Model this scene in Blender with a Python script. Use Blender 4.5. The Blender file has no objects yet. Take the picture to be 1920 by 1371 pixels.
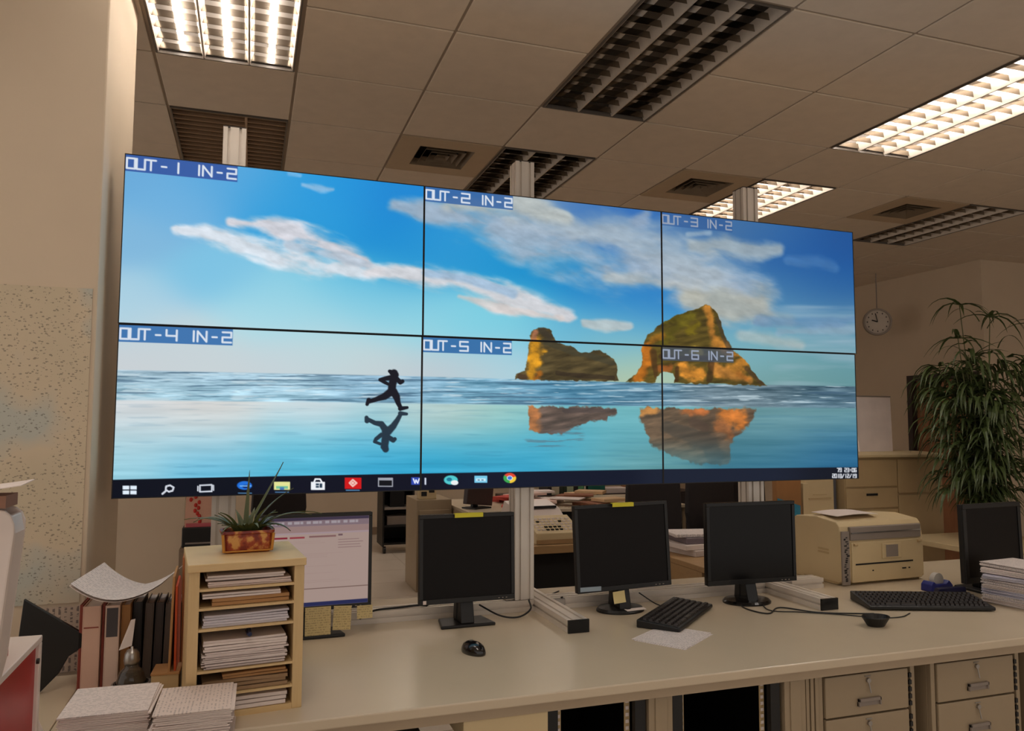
import bpy, bmesh, math, random
import numpy as np
from mathutils import Vector, Matrix, Euler
S = bpy.context.scene
COL = S.collection
PI = math.pi
RNG = random.Random(7)

# ---------------------------------------------------------------- camera
cd = bpy.data.cameras.new('camera'); cam = bpy.data.objects.new('camera', cd); COL.objects.link(cam)
cd.sensor_width = 36; cd.sensor_fit = 'HORIZONTAL'; cd.lens = 36*1451.07/1920
cd.clip_start = 0.02; cd.clip_end = 60
_r = Vector((0.94719584, -0.32064273, 0.00287777)); _u = Vector((-0.02657945, -0.06956703, 0.99722313)); _f = Vector((0.31955215, 0.94464209, 0.07441611))
cam.matrix_world = Matrix(((_r.x, _u.x, -_f.x, 0), (_r.y, _u.y, -_f.y, 0), (_r.z, _u.z, -_f.z, 1.5), (0, 0, 0, 1)))
S.camera = cam
# ---------------------------------------------------------------- world, exposure
wd = bpy.data.worlds.new('world'); S.world = wd; wd.use_nodes = True
wd.node_tree.nodes['Background'].inputs[0].default_value = (1.0, .91, .83, 1)
wd.node_tree.nodes['Background'].inputs[1].default_value = 0.66
S.view_settings.view_transform = 'Standard'; S.view_settings.look = 'None'
S.view_settings.exposure = 0.0; S.view_settings.gamma = 1; S.view_settings.use_curve_mapping = False
TUBE = 36.0           # emission of a lit fluorescent tube
LAMP_COL = (1.0, .93, .86)

# ---------------------------------------------------------------- materials
def srgb(r, g, b):
    def l(c):
        c /= 255.0
        return c/12.92 if c <= .04045 else ((c+.055)/1.055)**2.4
    return (l(r), l(g), l(b), 1)
MATS = {}
def mat(name, col, rough=.5, metal=0.0, var=.06, scale=8.0, bump=0.0, spec=.5, stretch=(1,1,1), coat=0.0):
    if name in MATS: return MATS[name]
    m = bpy.data.materials.new(name); m.use_nodes = True; nt = m.node_tree; N = nt.nodes; L = nt.links
    p = N['Principled BSDF']
    tc = N.new('ShaderNodeTexCoord'); mp = N.new('ShaderNodeMapping'); mp.inputs['Scale'].default_value = stretch
    no = N.new('ShaderNodeTexNoise'); no.inputs['Scale'].default_value = scale; no.inputs['Detail'].default_value = 4
    L.new(tc.outputs['Object'], mp.inputs[0]); L.new(mp.outputs[0], no.inputs[0])
    mx = N.new('ShaderNodeMix'); mx.data_type = 'RGBA'
    c = srgb(*col)
    mx.inputs[6].default_value = tuple(max(0, x*(1-var*2)) for x in c[:3])+(1,)
    mx.inputs[7].default_value = tuple(min(1, x*(1+var*2)) for x in c[:3])+(1,)
    L.new(no.outputs[0], mx.inputs[0]); L.new(mx.outputs[2], p.inputs['Base Color'])
    p.inputs['Roughness'].default_value = rough; p.inputs['Metallic'].default_value = metal
    p.inputs['Specular IOR Level'].default_value = spec; p.inputs['Coat Weight'].default_value = coat
    if bump > 0:
        b = N.new('ShaderNodeBump'); b.inputs['Strength'].default_value = bump; b.inputs['Distance'].default_value = .002
        L.new(no.outputs[0], b.inputs['Height']); L.new(b.outputs[0], p.inputs['Normal'])
    MATS[name] = m
    return m
def emis(name, col, strength):
    m = bpy.data.materials.new(name); m.use_nodes = True; nt = m.node_tree
    p = nt.nodes['Principled BSDF']; p.inputs['Base Color'].default_value = (.8, .8, .8, 1)
    p.inputs['Emission Color'].default_value = tuple(col[:3])+(1,); p.inputs['Emission Strength'].default_value = strength
    MATS[name] = m
    return m
def screen_mat(name, strength, rough=.4, spec=.12):
    m = bpy.data.materials.new(name); m.use_nodes = True; nt = m.node_tree; p = nt.nodes['Principled BSDF']
    a = nt.nodes.new('ShaderNodeVertexColor'); a.layer_name = 'picture'
    nt.links.new(a.outputs[0], p.inputs['Emission Color']); p.inputs['Emission Strength'].default_value = strength
    p.inputs['Base Color'].default_value = (.004, .004, .005, 1); p.inputs['Roughness'].default_value = rough; p.inputs['Specular IOR Level'].default_value = spec
    return m
def paper_mat(name, paper, ink, line=.009, cover=.55, axis='Y', wide=.03, amt=.6):
    """paper with rows of illegible print: rows across one axis, broken into word-like pieces by noise"""
    m = bpy.data.materials.new(name); m.use_nodes = True; nt = m.node_tree; N = nt.nodes; L = nt.links; p = N['Principled BSDF']
    tc = N.new('ShaderNodeTexCoord'); sx = N.new('ShaderNodeSeparateXYZ'); L.new(tc.outputs['Object'], sx.inputs[0])
    o = {'X': 0, 'Y': 1, 'Z': 2}[axis]
    d = N.new('ShaderNodeMath'); d.operation = 'DIVIDE'; L.new(sx.outputs[o], d.inputs[0]); d.inputs[1].default_value = line
    fr = N.new('ShaderNodeMath'); fr.operation = 'FRACT'; L.new(d.outputs[0], fr.inputs[0])
    lt = N.new('ShaderNodeMath'); lt.operation = 'LESS_THAN'; L.new(fr.outputs[0], lt.inputs[0]); lt.inputs[1].default_value = .42
    mp = N.new('ShaderNodeMapping'); sc = [1/(wide*.35)]*3; sc[o] = 1/line*.9; mp.inputs['Scale'].default_value = sc
    L.new(tc.outputs['Object'], mp.inputs[0]); no = N.new('ShaderNodeTexNoise'); no.inputs['Scale'].default_value = 1; no.inputs['Detail'].default_value = 3
    L.new(mp.outputs[0], no.inputs[0]); gt = N.new('ShaderNodeMath'); gt.operation = 'LESS_THAN'; L.new(no.outputs[0], gt.inputs[0]); gt.inputs[1].default_value = cover
    mu = N.new('ShaderNodeMath'); mu.operation = 'MULTIPLY'; L.new(lt.outputs[0], mu.inputs[0]); L.new(gt.outputs[0], mu.inputs[1])
    m2 = N.new('ShaderNodeMath'); m2.operation = 'MULTIPLY'; L.new(mu.outputs[0], m2.inputs[0]); m2.inputs[1].default_value = amt
    mx = N.new('ShaderNodeMix'); mx.data_type = 'RGBA'; mx.inputs[6].default_value = srgb(*paper); mx.inputs[7].default_value = srgb(*ink)
    L.new(m2.outputs[0], mx.inputs[0]); L.new(mx.outputs[2], p.inputs['Base Color']); p.inputs['Roughness'].default_value = .75
    MATS[name] = m
    return m
def map_mat():
    """cream wall map: pale tinted regions, faint contour strokes and scattered dark place marks"""
    m = bpy.data.materials.new('wall_map_print'); m.use_nodes = True; nt = m.node_tree; N = nt.nodes; L = nt.links; p = N['Principled BSDF']
    tc = N.new('ShaderNodeTexCoord')
    n1 = N.new('ShaderNodeTexNoise'); n1.inputs['Scale'].default_value = 3.2; n1.inputs['Detail'].default_value = 3
    n2 = N.new('ShaderNodeTexVoronoi'); n2.inputs['Scale'].default_value = 74; n2.feature = 'F1'
    n3 = N.new('ShaderNodeTexNoise'); n3.inputs['Scale'].default_value = 5.5; n3.inputs['Detail'].default_value = 2
    mp = N.new('ShaderNodeMapping'); mp.inputs['Scale'].default_value = (1, 1, 1.9)
    L.new(tc.outputs['Object'], mp.inputs[0])
    for n in (n1, n3): L.new(tc.outputs['Object'], n.inputs[0])
    L.new(mp.outputs[0], n2.inputs[0])
    cr = N.new('ShaderNodeValToRGB'); e = cr.color_ramp.elements
    e[0].position = .36; e[0].color = srgb(180, 180, 168); e[1].position = .5; e[1].color = srgb(202, 184, 156)
    x = e.new(.66); x.color = srgb(196, 180, 152)
    L.new(n1.outputs[0], cr.inputs[0])
    dots = N.new('ShaderNodeMath'); dots.operation = 'LESS_THAN'; L.new(n2.outputs['Distance'], dots.inputs[0]); dots.inputs[1].default_value = .33
    n5 = N.new('ShaderNodeTexNoise'); n5.inputs['Scale'].default_value = 170; L.new(tc.outputs['Object'], n5.inputs[0])
    g5 = N.new('ShaderNodeMath'); g5.operation = 'GREATER_THAN'; L.new(n5.outputs[0], g5.inputs[0]); g5.inputs[1].default_value = .5
    de = N.new('ShaderNodeMath'); de.operation = 'GREATER_THAN'; L.new(n3.outputs[0], de.inputs[0]); de.inputs[1].default_value = .38
    mu = N.new('ShaderNodeMath'); mu.operation = 'MULTIPLY'; L.new(dots.outputs[0], mu.inputs[0]); L.new(de.outputs[0], mu.inputs[1])
    mu2 = N.new('ShaderNodeMath'); mu2.operation = 'MULTIPLY'; L.new(mu.outputs[0], mu2.inputs[0]); L.new(g5.outputs[0], mu2.inputs[1])
    mu3 = N.new('ShaderNodeMath'); mu3.operation = 'MULTIPLY'; L.new(mu2.outputs[0], mu3.inputs[0]); mu3.inputs[1].default_value = .6
    mx = N.new('ShaderNodeMix'); mx.data_type = 'RGBA'; L.new(mu3.outputs[0], mx.inputs[0]); L.new(cr.outputs[0], mx.inputs[6]); mx.inputs[7].default_value = srgb(84, 72, 62)
    L.new(mx.outputs[2], p.inputs['Base Color']); p.inputs['Roughness'].default_value = .45
    return m
def wood_mat(name, a, b, stretch=(30, 30, 3), rough=.5):
    m = bpy.data.materials.new(name); m.use_nodes = True; nt = m.node_tree; N = nt.nodes; L = nt.links; p = N['Principled BSDF']
    tc = N.new('ShaderNodeTexCoord'); mp = N.new('ShaderNodeMapping'); mp.inputs['Scale'].default_value = stretch
    no = N.new('ShaderNodeTexNoise'); no.inputs['Scale'].default_value = 1.6; no.inputs['Detail'].default_value = 5; no.inputs['Distortion'].default_value = .6
    L.new(tc.outputs['Object'], mp.inputs[0]); L.new(mp.outputs[0], no.inputs[0])
    mx = N.new('ShaderNodeMix'); mx.data_type = 'RGBA'; mx.inputs[6].default_value = srgb(*a); mx.inputs[7].default_value = srgb(*b)
    L.new(no.outputs[0], mx.inputs[0]); L.new(mx.outputs[2], p.inputs['Base Color']); p.inputs['Roughness'].default_value = rough
    MATS[name] = m
    return m

# ---------------------------------------------------------------- mesh builder
class MB:
    def __init__(s): s.v = []; s.f = []; s.M = None
    def add(s, vs, fs):
        n = len(s.v)
        if s.M is not None: vs = [s.M @ Vector(v) for v in vs]
        s.v += [tuple(v) for v in vs]; s.f += [tuple(i+n for i in f) for f in fs]
        return s
    def box(s, x0, x1, y0, y1, z0, z1):
        s.add([(x0,y0,z0),(x1,y0,z0),(x1,y1,z0),(x0,y1,z0),(x0,y0,z1),(x1,y0,z1),(x1,y1,z1),(x0,y1,z1)],
              [(0,3,2,1),(4,5,6,7),(0,1,5,4),(1,2,6,5),(2,3,7,6),(3,0,4,7)]); return s
    def prism(s, pts, axis, a0, a1):
        """extrude a 2-D outline along an axis ('x': pts are (y,z), 'y': (x,z), 'z': (x,y))"""
        n = len(pts)
        def P(p, a): return {'x': (a, p[0], p[1]), 'y': (p[0], a, p[1]), 'z': (p[0], p[1], a)}[axis]
        s.add([P(p, a0) for p in pts]+[P(p, a1) for p in pts],
              [tuple(range(n))[::-1], tuple(range(n, 2*n))]+[(i, (i+1) % n, n+(i+1) % n, n+i) for i in range(n)]); return s
    def tube(s, pts, r, n=8, cap=True):
        pts = [Vector(p) for p in pts]; rs = r if isinstance(r, (list, tuple)) else [r]*len(pts); vs = []; fs = []
        up = Vector((0, 0, 1)); d0 = (pts[1]-pts[0]).normalized()
        if abs(d0.dot(up)) > .95: up = Vector((1, 0, 0))
        side = d0.cross(up).normalized()
        for i, p in enumerate(pts):
            d = (pts[min(i+1, len(pts)-1)]-pts[max(i-1, 0)]).normalized()
            side = (side-d*side.dot(d)).normalized(); w = d.cross(side)
            for k in range(n):
                a = 2*PI*k/n; vs.append(p+(side*math.cos(a)+w*math.sin(a))*rs[i])
        for i in range(len(pts)-1):
            for k in range(n): fs.append((i*n+k, i*n+(k+1) % n, (i+1)*n+(k+1) % n, (i+1)*n+k))
        if cap: fs.append(tuple(range(n))[::-1]); fs.append(tuple((len(pts)-1)*n+k for k in range(n)))
        s.add(vs, fs); return s
    def lathe(s, prof, n=24, c=(0, 0, 0), sx=1, sy=1):
        vs = []; fs = []
        for r, z in prof:
            for k in range(n):
                a = 2*PI*k/n; vs.append((c[0]+r*math.cos(a)*sx, c[1]+r*math.sin(a)*sy, c[2]+z))
        for i in range(len(prof)-1):
            for k in range(n): fs.append((i*n+k, i*n+(k+1) % n, (i+1)*n+(k+1) % n, (i+1)*n+k))
        if tuple(prof[0]) != tuple(prof[-1]): fs.append(tuple(range(n))[::-1]); fs.append(tuple((len(prof)-1)*n+k for k in range(n)))
        s.add(vs, fs); return s
    def sheet(s, fn, nu, nv, th=.0006):
        """thin solid sheet: fn(u,v) -> point, thickness th downward"""
        t = [Vector(fn(i/nu, j/nv)) for j in range(nv+1) for i in range(nu+1)]
        b = [p-Vector((0, 0, th)) for p in t]; N = len(t); W = nu+1; fs = []
        for j in range(nv):
            for i in range(nu):
                a = j*W+i; fs.append((a, a+1, a+W+1, a+W)); fs.append((N+a, N+a+W, N+a+W+1, N+a+1))
        for i in range(nu): fs.append((i, N+i, N+i+1, i+1)); a = nv*W+i; fs.append((a, a+1, N+a+1, N+a))
        for j in range(nv): a = j*W; fs.append((a, a+W, N+a+W, N+a)); a = j*W+nu; fs.append((a, N+a, N+a+W, a+W))
        s.add(t+b, fs); return s
    def build(s, name, m, parent=None, bevel=0, smooth=False, loc=None, rot=None, seg=2):
        me = bpy.data.meshes.new(name); me.from_pydata(s.v, [], s.f); me.materials.append(m)
        bm = bmesh.new(); bm.from_mesh(me); bmesh.ops.recalc_face_normals(bm, faces=bm.faces); bm.to_mesh(me); bm.free()
        o = bpy.data.objects.new(name, me); COL.objects.link(o)
        if smooth:
            me.polygons.foreach_set('use_smooth', [True]*len(me.polygons))
        if parent is not None: o.parent = parent
        if loc is not None: o.location = loc
        if rot is not None: o.rotation_euler = rot
        if bevel:
            b = o.modifiers.new('bevel', 'BEVEL'); b.width = bevel; b.segments = seg; b.limit_method = 'ANGLE'; b.angle_limit = math.radians(40)
        return o
def tag(o, label, cat, group=None, kind=None):
    o['label'] = label; o['category'] = cat
    if group: o['group'] = group
    if kind: o['kind'] = kind
    return o
def thing(name, label, cat, loc=(0, 0, 0), rz=0, group=None):
    o = bpy.data.objects.new(name, None); COL.objects.link(o); o.location = loc; o.rotation_euler = (0, 0, rz); o.empty_display_size = .05
    return tag(o, label, cat, group)
def struct(o):
    o['kind'] = 'structure'; return o
def dup(root, loc, rz, label, group=None):
    r = root.copy(); COL.objects.link(r); r.location = loc; r.rotation_euler = (0, 0, rz); r['label'] = label
    if group: r['group'] = group
    for ch in [c for c in bpy.data.objects if c.parent == root]:
        c = ch.copy(); COL.objects.link(c); c.parent = r
        for g in [x for x in bpy.data.objects if x.parent == ch]:
            d = g.copy(); COL.objects.link(d); d.parent = c
    return r
def cyl(mb, x, y, z0, z1, r, n=20): return mb.tube([(x, y, z0), (x, y, z1)], r, n)
def curve_pts(ctrl, n=8):
    """Catmull-Rom through control points"""
    P = [Vector(p) for p in ctrl]; P = [P[0]*2-P[1]]+P+[P[-1]*2-P[-2]]; out = []
    for i in range(1, len(P)-2):
        for k in range(n):
            t = k/n; a, b, c, d = P[i-1:i+3]
            out.append(.5*((2*b)+(c-a)*t+(2*a-5*b+4*c-d)*t*t+(3*b-a-3*c+d)*t**3))
    out.append(P[-2]); return out

# palette
M_wall = mat('beige_wall_paint', (206, 187, 162), .75, var=.035, scale=3, bump=.15)
M_ceil = mat('ceiling_tile_board', (214, 198, 178), .9, var=.04, scale=14, bump=.1)
M_tbar = mat('ceiling_grid_metal', (160, 144, 126), .6, var=.03)
M_floor = mat('floor_tile_surface', (205, 190, 172), .3, var=.05, scale=3)
M_desk = mat('desk_laminate', (206, 189, 163), .27, var=.02, scale=5, spec=.5)
M_deskedge = mat('desk_edge_band', (172, 152, 126), .45, var=.04)
M_black = mat('black_plastic', (12, 10, 10), .45, var=.1, scale=30)
M_glossblack = mat('gloss_black_plastic', (12, 11, 12), .2, var=.05, spec=.35)
M_scr = mat('dark_lcd_matte', (12, 7, 7), .45, var=.08, scale=4, spec=.2)
M_scrg = mat('dark_lcd_gloss', (8, 6, 6), .14, var=.08, scale=4, spec=.22)
M_alu = mat('aluminium_profile', (224, 214, 202), .38, .3, var=.04, scale=20, stretch=(1, 1, .1))
M_aludark = mat('dark_aluminium', (64, 56, 50), .6, .4, var=.05)  # dark metal of end caps, crossbars and clock hour marks
M_steel = mat('bare_steel', (170, 165, 160), .3, .9, var=.05)
M_lamphousing = mat('lamp_housing_enamel', (104, 96, 88), .35, .3, var=.03)
M_louvre = mat('brushed_louvre_aluminium', (138, 128, 116), .12, 1.0, var=.06, scale=30)
M_reflect = mat('satin_reflector', (214, 202, 188), .42, .4, var=.05, scale=30)
M_louvre_old = mat('painted_louvre_slats', (190, 160, 130), .5, .0, var=.06, scale=20)
M_tubeoff = mat('unlit_glass_tube', (214, 206, 196), .25, var=.02)
M_paper = mat('plain_white_paper', (226, 212, 204), .8, var=.02)
M_cream = mat('cream_plastic', (206, 184, 142), .5, var=.04, scale=6)
M_creamd = mat('aged_cream_plastic', (186, 160, 118), .5, var=.06, scale=5)
M_greyplast = mat('warm_grey_plastic', (140, 128, 118), .5, var=.05)
M_cab = mat('beige_cabinet_enamel', (160, 141, 114), .42, var=.04, scale=4)
M_cabd = mat('brown_cabinet_side', (136, 114, 92), .5, var=.05, scale=4)
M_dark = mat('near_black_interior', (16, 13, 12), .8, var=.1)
M_yellow = mat('yellow_sticky_paper', (214, 204, 60), .8, var=.04)
M_note = mat('pale_yellow_note', (214, 196, 140), .8, var=.04)
M_blue = mat('blue_plastic', (28, 38, 120), .4, var=.06)
M_kraft = mat('brown_kraft_card', (176, 130, 82), .8, var=.07, scale=12)
M_orange = mat('orange_card', (196, 100, 48), .7, var=.08)
M_red = mat('red_plastic', (170, 22, 28), .4, var=.08)
M_whiteplast = mat('white_plastic', (222, 206, 196), .35, var=.03)
M_print = paper_mat('printed_paper', (226, 214, 208), (90, 80, 84), .0085, .5, 'Y', .02, .34)
M_printx = paper_mat('printed_paper_turned', (224, 208, 198), (80, 70, 72), .0085, .5, 'X', .02, .34)
M_edge = mat('paper_stack_edges', (206, 192, 184), .85, var=.22, scale=1, stretch=(12, 12, 420))
M_pine = wood_mat('pine_board', (220, 192, 142), (204, 170, 118), (6, 6, 40), .5)
M_pinev = wood_mat('pine_board_upright', (218, 190, 140), (202, 168, 116), (60, 60, 5), .5)
M_deskwood = wood_mat('oak_veneer', (176, 142, 96), (156, 120, 80), (3, 30, 30), .5)

# ================================================================ ROOM
HC = 3.1076; OX = .1626; OY = 3.5905; T = .6
def fixcell(i, j):      # fixtures every third column, two tiles long along y
    return ((i+1) % 3 == 0) and (j % 3 in (1, 2))
def ventcell(i, j): return (i-1) % 3 == 0 and j == 1
I0, I1, J0, J1 = -5, 16, -9, 11
SKIP_LAMPS = set()
# floor with grooved tiles (one structure)
fl = MB(); fx0, fy0 = -3.2, -2.2
fl.box(-3.2, 10, -2.2, 10.6, -.06, -.004)
for ix in range(22):
    for iy in range(22):
        fl.box(fx0+ix*.6+.003, fx0+(ix+1)*.6-.003, fy0+iy*.6+.003, fy0+(iy+1)*.6-.003, -.004, 0)
struct(fl.build('floor', M_floor))
ce = MB(); tb = MB()
for i in range(I0, I1):
    for j in range(J0, J1):
        x = OX+i*T; y = OY+j*T
        if x > 10.2 or y < -2.3 or y > 10.7: continue
        if fixcell(i, j) or ventcell(i, j): continue
        ce.box(x+.006, x+T-.006, y+.006, y+T-.006, HC, HC+.012)
struct(ce.build('ceiling', M_ceil, bevel=.003, seg=1))
for i in range(I0, I1+1):
    x = OX+i*T
    tb.box(x-.012, x+.012, -2.2, 10.6, HC+.006, HC+.03)
for j in range(J0, J1+1):
    y = OY+j*T
    if y < -2.2 or y > 10.6: continue
    ii = [i for i in range(I0, I1) if not (fixcell(i, j) and fixcell(i, j-1))]
    for i in ii: tb.box(OX+i*T+.012, OX+(i+1)*T-.012, y-.012, y+.012, HC+.006, HC+.03)
struct(tb.build('trim_1', M_tbar))
sl = MB(); sl.box(-3.3, 10.1, -2.3, 10.7, HC+.45, HC+.5); struct(sl.build('trim_2', M_dark))
def wall(name, *b): return struct(MB().box(*b).build(name, M_wall))
wall('wall_back', -3.2, 10, 10.6, 10.7, 0, HC+.45)
wall('wall_side', -3.2, -.39, 5.6, 5.75, 0, HC)
# right-hand wall, with an opening for the dark framed door
rw = MB(); rw.box(6.72, 6.84, 6.52, 10.6, 0, HC).box(6.72, 6.84, 5.6, 5.66, 0, HC).box(6.72, 6.84, 5.66, 6.52, 2.02, HC)
struct(rw.build('wall_right', M_wall))
wall('wall_corner', 6.84, 10, 5.6, 5.72, 0, HC)
wall('wall_unseen_right', 10, 10.1, -2.2, 5.72, 0, HC+.45)  # out of view, put in to keep world light off the corner wall
# the pillar left of the video wall
pl = MB().box(-1.05, -.46, 2.69, 3.27, 0, HC+.4); struct(pl.build('wall_pillar', M_wall, bevel=.006))
struct(MB().box(-1.06, -.45, 2.68, 2.69, 0, .1).box(-.46, -.45, 2.69, 3.27, 0, .1).build('baseboard_pillar', M_cabd))
struct(MB().box(6.70, 6.72, 6.52, 10.6, 0, .1).build('baseboard_right', M_cabd))
struct(MB().box(-3.2, 10, 10.585, 10.6, 0, .1).build('baseboard_back', M_cabd))
# dark door in the right-hand wall
M_doorframe = mat('dark_brown_door_frame', (44, 30, 28), .4, var=.1)
struct(MB().box(6.69, 6.84, 5.66, 5.72, 0, 2.02).box(6.69, 6.84, 6.46, 6.52, 0, 2.02).box(6.69, 6.84, 5.72, 6.46, 1.96, 2.02).build('trim_3', M_doorframe))
dr = struct(MB().box(6.76, 6.80, 5.72, 6.46, .01, 1.96).build('door_1', mat('brown_door_leaf', (150, 100, 66), .45, var=.12, stretch=(4, 4, .5))))
MB().tube([(6.755, 5.8, 1.0), (6.72, 5.8, 1.0), (6.72, 5.9, 1.0)], .009).build('door_handle', M_steel, dr)

# ---------------------------------------------------------------- ceiling lights
def lamp(i, j, lit, style, label):
    """recessed 600 x 1200 fixture; origin at its near-left lower corner; style 'grid' = parabolic louvre, 'slat' = plain cross slats"""
    x = OX+i*T; y = OY+j*T
    t = thing('ceiling_light', label, 'ceiling light', (x, y, HC), 0, 'fluorescent ceiling lights')
    W, Ln = .6, 1.2; e = .016
    h = MB()   # housing: rim and trough
    h.box(e, W-e, e, Ln-e, .105, .11)
    h.box(.01, e, .01, Ln-.01, -.004, .11).box(W-e, W-.01, .01, Ln-.01, -.004, .11).box(e, W-e, .01, e, -.004, .11).box(e, W-e, Ln-e, Ln-.01, -.004, .11)
    h.build('housing', M_lamphousing, t)
    if style == 'grid':
        n = 3; cw = (W-2*e)/n
        for k in range(n):
            cx = e+cw*(k+.5)
            MB().tube([(cx, .03, .066), (cx, Ln-.03, .066)], .013, 12).build('tube', MATS['lit_tube'] if lit else M_tubeoff, t, smooth=True)
        rf = MB(); lv = MB()
        for k in range(n+1):           # V-shaped lengthwise reflectors
            cx = e+cw*k; w = .019 if 0 < k < n else .0
            if w: rf.prism([(cx-.004, -.001), (cx+.004, -.001), (cx+w, .055), (cx-w, .055)], 'y', e, Ln-e)
            else:
                sg = 1 if k == 0 else -1; rf.prism([(cx, -.001), (cx+sg*.004, -.001), (cx+sg*.019, .055), (cx, .055)], 'y', e, Ln-e)
        for q in range(13):
            yy = e+.01+(Ln-2*e-.02)*q/12
            for k in range(n):
                lv.prism([(yy-.0008, .012), (yy+.0008, .012), (yy+.003, .040), (yy-.003, .040)], 'x', e+cw*k+.003, e+cw*(k+1)-.003)
        lr = rf.build('reflector', M_reflect, t); lv.build('louvre_blades', M_louvre, t)
    else:
        for cx in (.16, .44): MB().tube([(cx, .03, .075), (cx, Ln-.03, .075)], .013, 12).build('tube', M_tubeoff, t, smooth=True)
        lv = MB()
        for q in range(18):
            yy = .03+q*.067
            lv.prism([(yy, .0), (yy+.004, .0), (yy+.034, .045), (yy+.03, .045)], 'x', e, W-e)
        lv.box(.372, .384, e, Ln-e, .0, .05)
        lv.build('louvre', M_louvre_old, t)
    return t
emis('lit_tube', LAMP_COL, TUBE)
lamp(-1, -2, True, 'grid', 'brightly lit ceiling light above the left end of the video wall, by the pillar')
lamp(-1, 1, False, 'slat', 'unlit ceiling light with dark cross slats behind the leftmost metal post')
lamp(2, -2, False, 'grid', 'large unlit ceiling light with a grid louvre at the top middle of the photo')
lamp(2, 1, False, 'grid', 'unlit grid louvre ceiling light behind the middle metal post')
lamp(5, -2, True, 'grid', 'lit ceiling light with three bright rows, cut by the right edge of the photo')
lamp(5, 1, True, 'grid', 'lit ceiling light behind the right metal post above the video wall')
lamp(8, 1, False, 'grid', 'unlit ceiling light near the right edge, above the tall plant')
lamp(8, 4, False, 'grid', 'farthest unlit ceiling light, just past the top right corner of the video wall')
lamp(2, 4, True, 'grid', 'added lit ceiling light, unseen behind the video wall, middle of the room')  # this and the next two are unseen, added to brighten the back room
lamp(5, 7, True, 'grid', 'added lit ceiling light, unseen behind the video wall, far right of the room')
lamp(2, 7, True, 'grid', 'added lit ceiling light, unseen behind the video wall, at the far wall')
lamp(-1, -5, True, 'grid', 'added lit ceiling light over the left side of the desk, out of view')  # unseen lamp added to light the desk from the left
lamp(2, -5, False, 'grid', 'unlit ceiling light over the middle, out of the photo')
lamp(5, -5, True, 'grid', 'added lit ceiling light over the right side, out of view')  # unseen lamp added to light the desk from the right
# other fixture openings that no lamp above fills: close them with blank board
bl = MB()
done = {(2, 4), (5, 7), (2, 7), (-1, -2), (-1, 1), (2, -2), (2, 1), (5, -2), (5, 1), (8, 1), (8, 4), (-1, -5), (2, -5), (5, -5)}
for i in range(I0, I1):
    for j in range(J0, J1):
        x = OX+i*T; y = OY+j*T
        if fixcell(i, j) and j % 3 == 1 and (i, j) not in done and -2.3 < y < 10 and x < 10.2:
            bl.box(x+.006, x+T-.006, y+.006, y+2*T-.006, HC, HC+.012)
        if ventcell(i, j) and i not in (1, 4, 7): bl.box(x+.006, x+T-.006, y+.006, y+T-.006, HC, HC+.012)
struct(bl.build('trim_4', M_ceil))
def vent(i, label):
    x = OX+i*T; y = OY+T
    t = thing('air_vent', label, 'air vent', (x, y, HC), 0, 'square air vents in the ceiling')
    f = MB(); m0, m1 = .008, .592; a, b = .135, .465
    f.box(m0, m1, m0, a, -.003, .012).box(m0, m1, b, m1, -.003, .012).box(m0, a, a, b, -.003, .012).box(b, m1, a, b, -.003, .012)
    f.build('frame', mat('vent_frame_enamel', (184, 162, 134), .6, var=.05), t)
    s = MB()
    for k in range(4):
        o = .0+k*.042; lo, hi = a+o, b-o; w = .022
        for (p, q) in (((lo, lo), (hi, lo)), ((hi, lo), (hi, hi)), ((hi, hi), (lo, hi)), ((lo, hi), (lo, lo))):
            dx, dy = q[0]-p[0], q[1]-p[1]; L = math.hypot(dx, dy); nx, ny = -dy/L, dx/L; tx, ty = dx/L, dy/L
            s.add([(p[0], p[1], -.004), (q[0], q[1], -.004), (q[0]+(nx-tx)*w, q[1]+(ny-ty)*w, .03), (p[0]+(nx+tx)*w, p[1]+(ny+ty)*w, .03),
                   (p[0], p[1], -.001), (q[0], q[1], -.001), (q[0]+(nx-tx)*w, q[1]+(ny-ty)*w, .033), (p[0]+(nx+tx)*w, p[1]+(ny+ty)*w, .033)],
                  [(0, 1, 2, 3), (7, 6, 5, 4), (0, 4, 5, 1), (1, 5, 6, 2), (2, 6, 7, 3), (3, 7, 4, 0)])
    s.build('blades', mat('vent_blade_enamel', (120, 102, 80), .5, var=.08), t)
    MB().box(a, b, a, b, .08, .085).build('duct', M_dark, t)
vent(1, 'square air vent with dark blades above the first and second top screens')
vent(4, 'square air vent between the middle and right metal posts')
vent(7, 'square air vent right of the video wall, above the plant')

# ================================================================ VIDEO WALL
PW, PH = 1.0219, .5723; WX, WY, WZ = -.4177, 2.8044, 2.3958
WYAW = .0185
Hi = np.array([[0.655475, -0.019635, 0.23041], [0.104011, 0.549334, 0.28803], [0.13058, -0.018677, 1.0]])
def to_pic(X, Y):      # metres on the wall -> reference picture coordinates of the desktop image
    w = Hi[2, 0]*X+Hi[2, 1]*Y+1
    return (Hi[0, 0]*X+Hi[0, 1]*Y+Hi[0, 2])/w*1000, (Hi[1, 0]*X+Hi[1, 1]*Y+Hi[1, 2])/w*1000
rs = np.random.RandomState(5); LAT = rs.rand(257, 257)
def vnoise(x, y):
    xi = np.floor(x).astype(int); yi = np.floor(y).astype(int); fx = x-xi; fy = y-yi
    fx = fx*fx*(3-2*fx); fy = fy*fy*(3-2*fy); a = LAT[xi % 256, yi % 256]; b = LAT[(xi+1) % 256, yi % 256]; c = LAT[xi % 256, (yi+1) % 256]; d = LAT[(xi+1) % 256, (yi+1) % 256]
    return (a*(1-fx)+b*fx)*(1-fy)+(c*(1-fx)+d*fx)*fy
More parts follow.
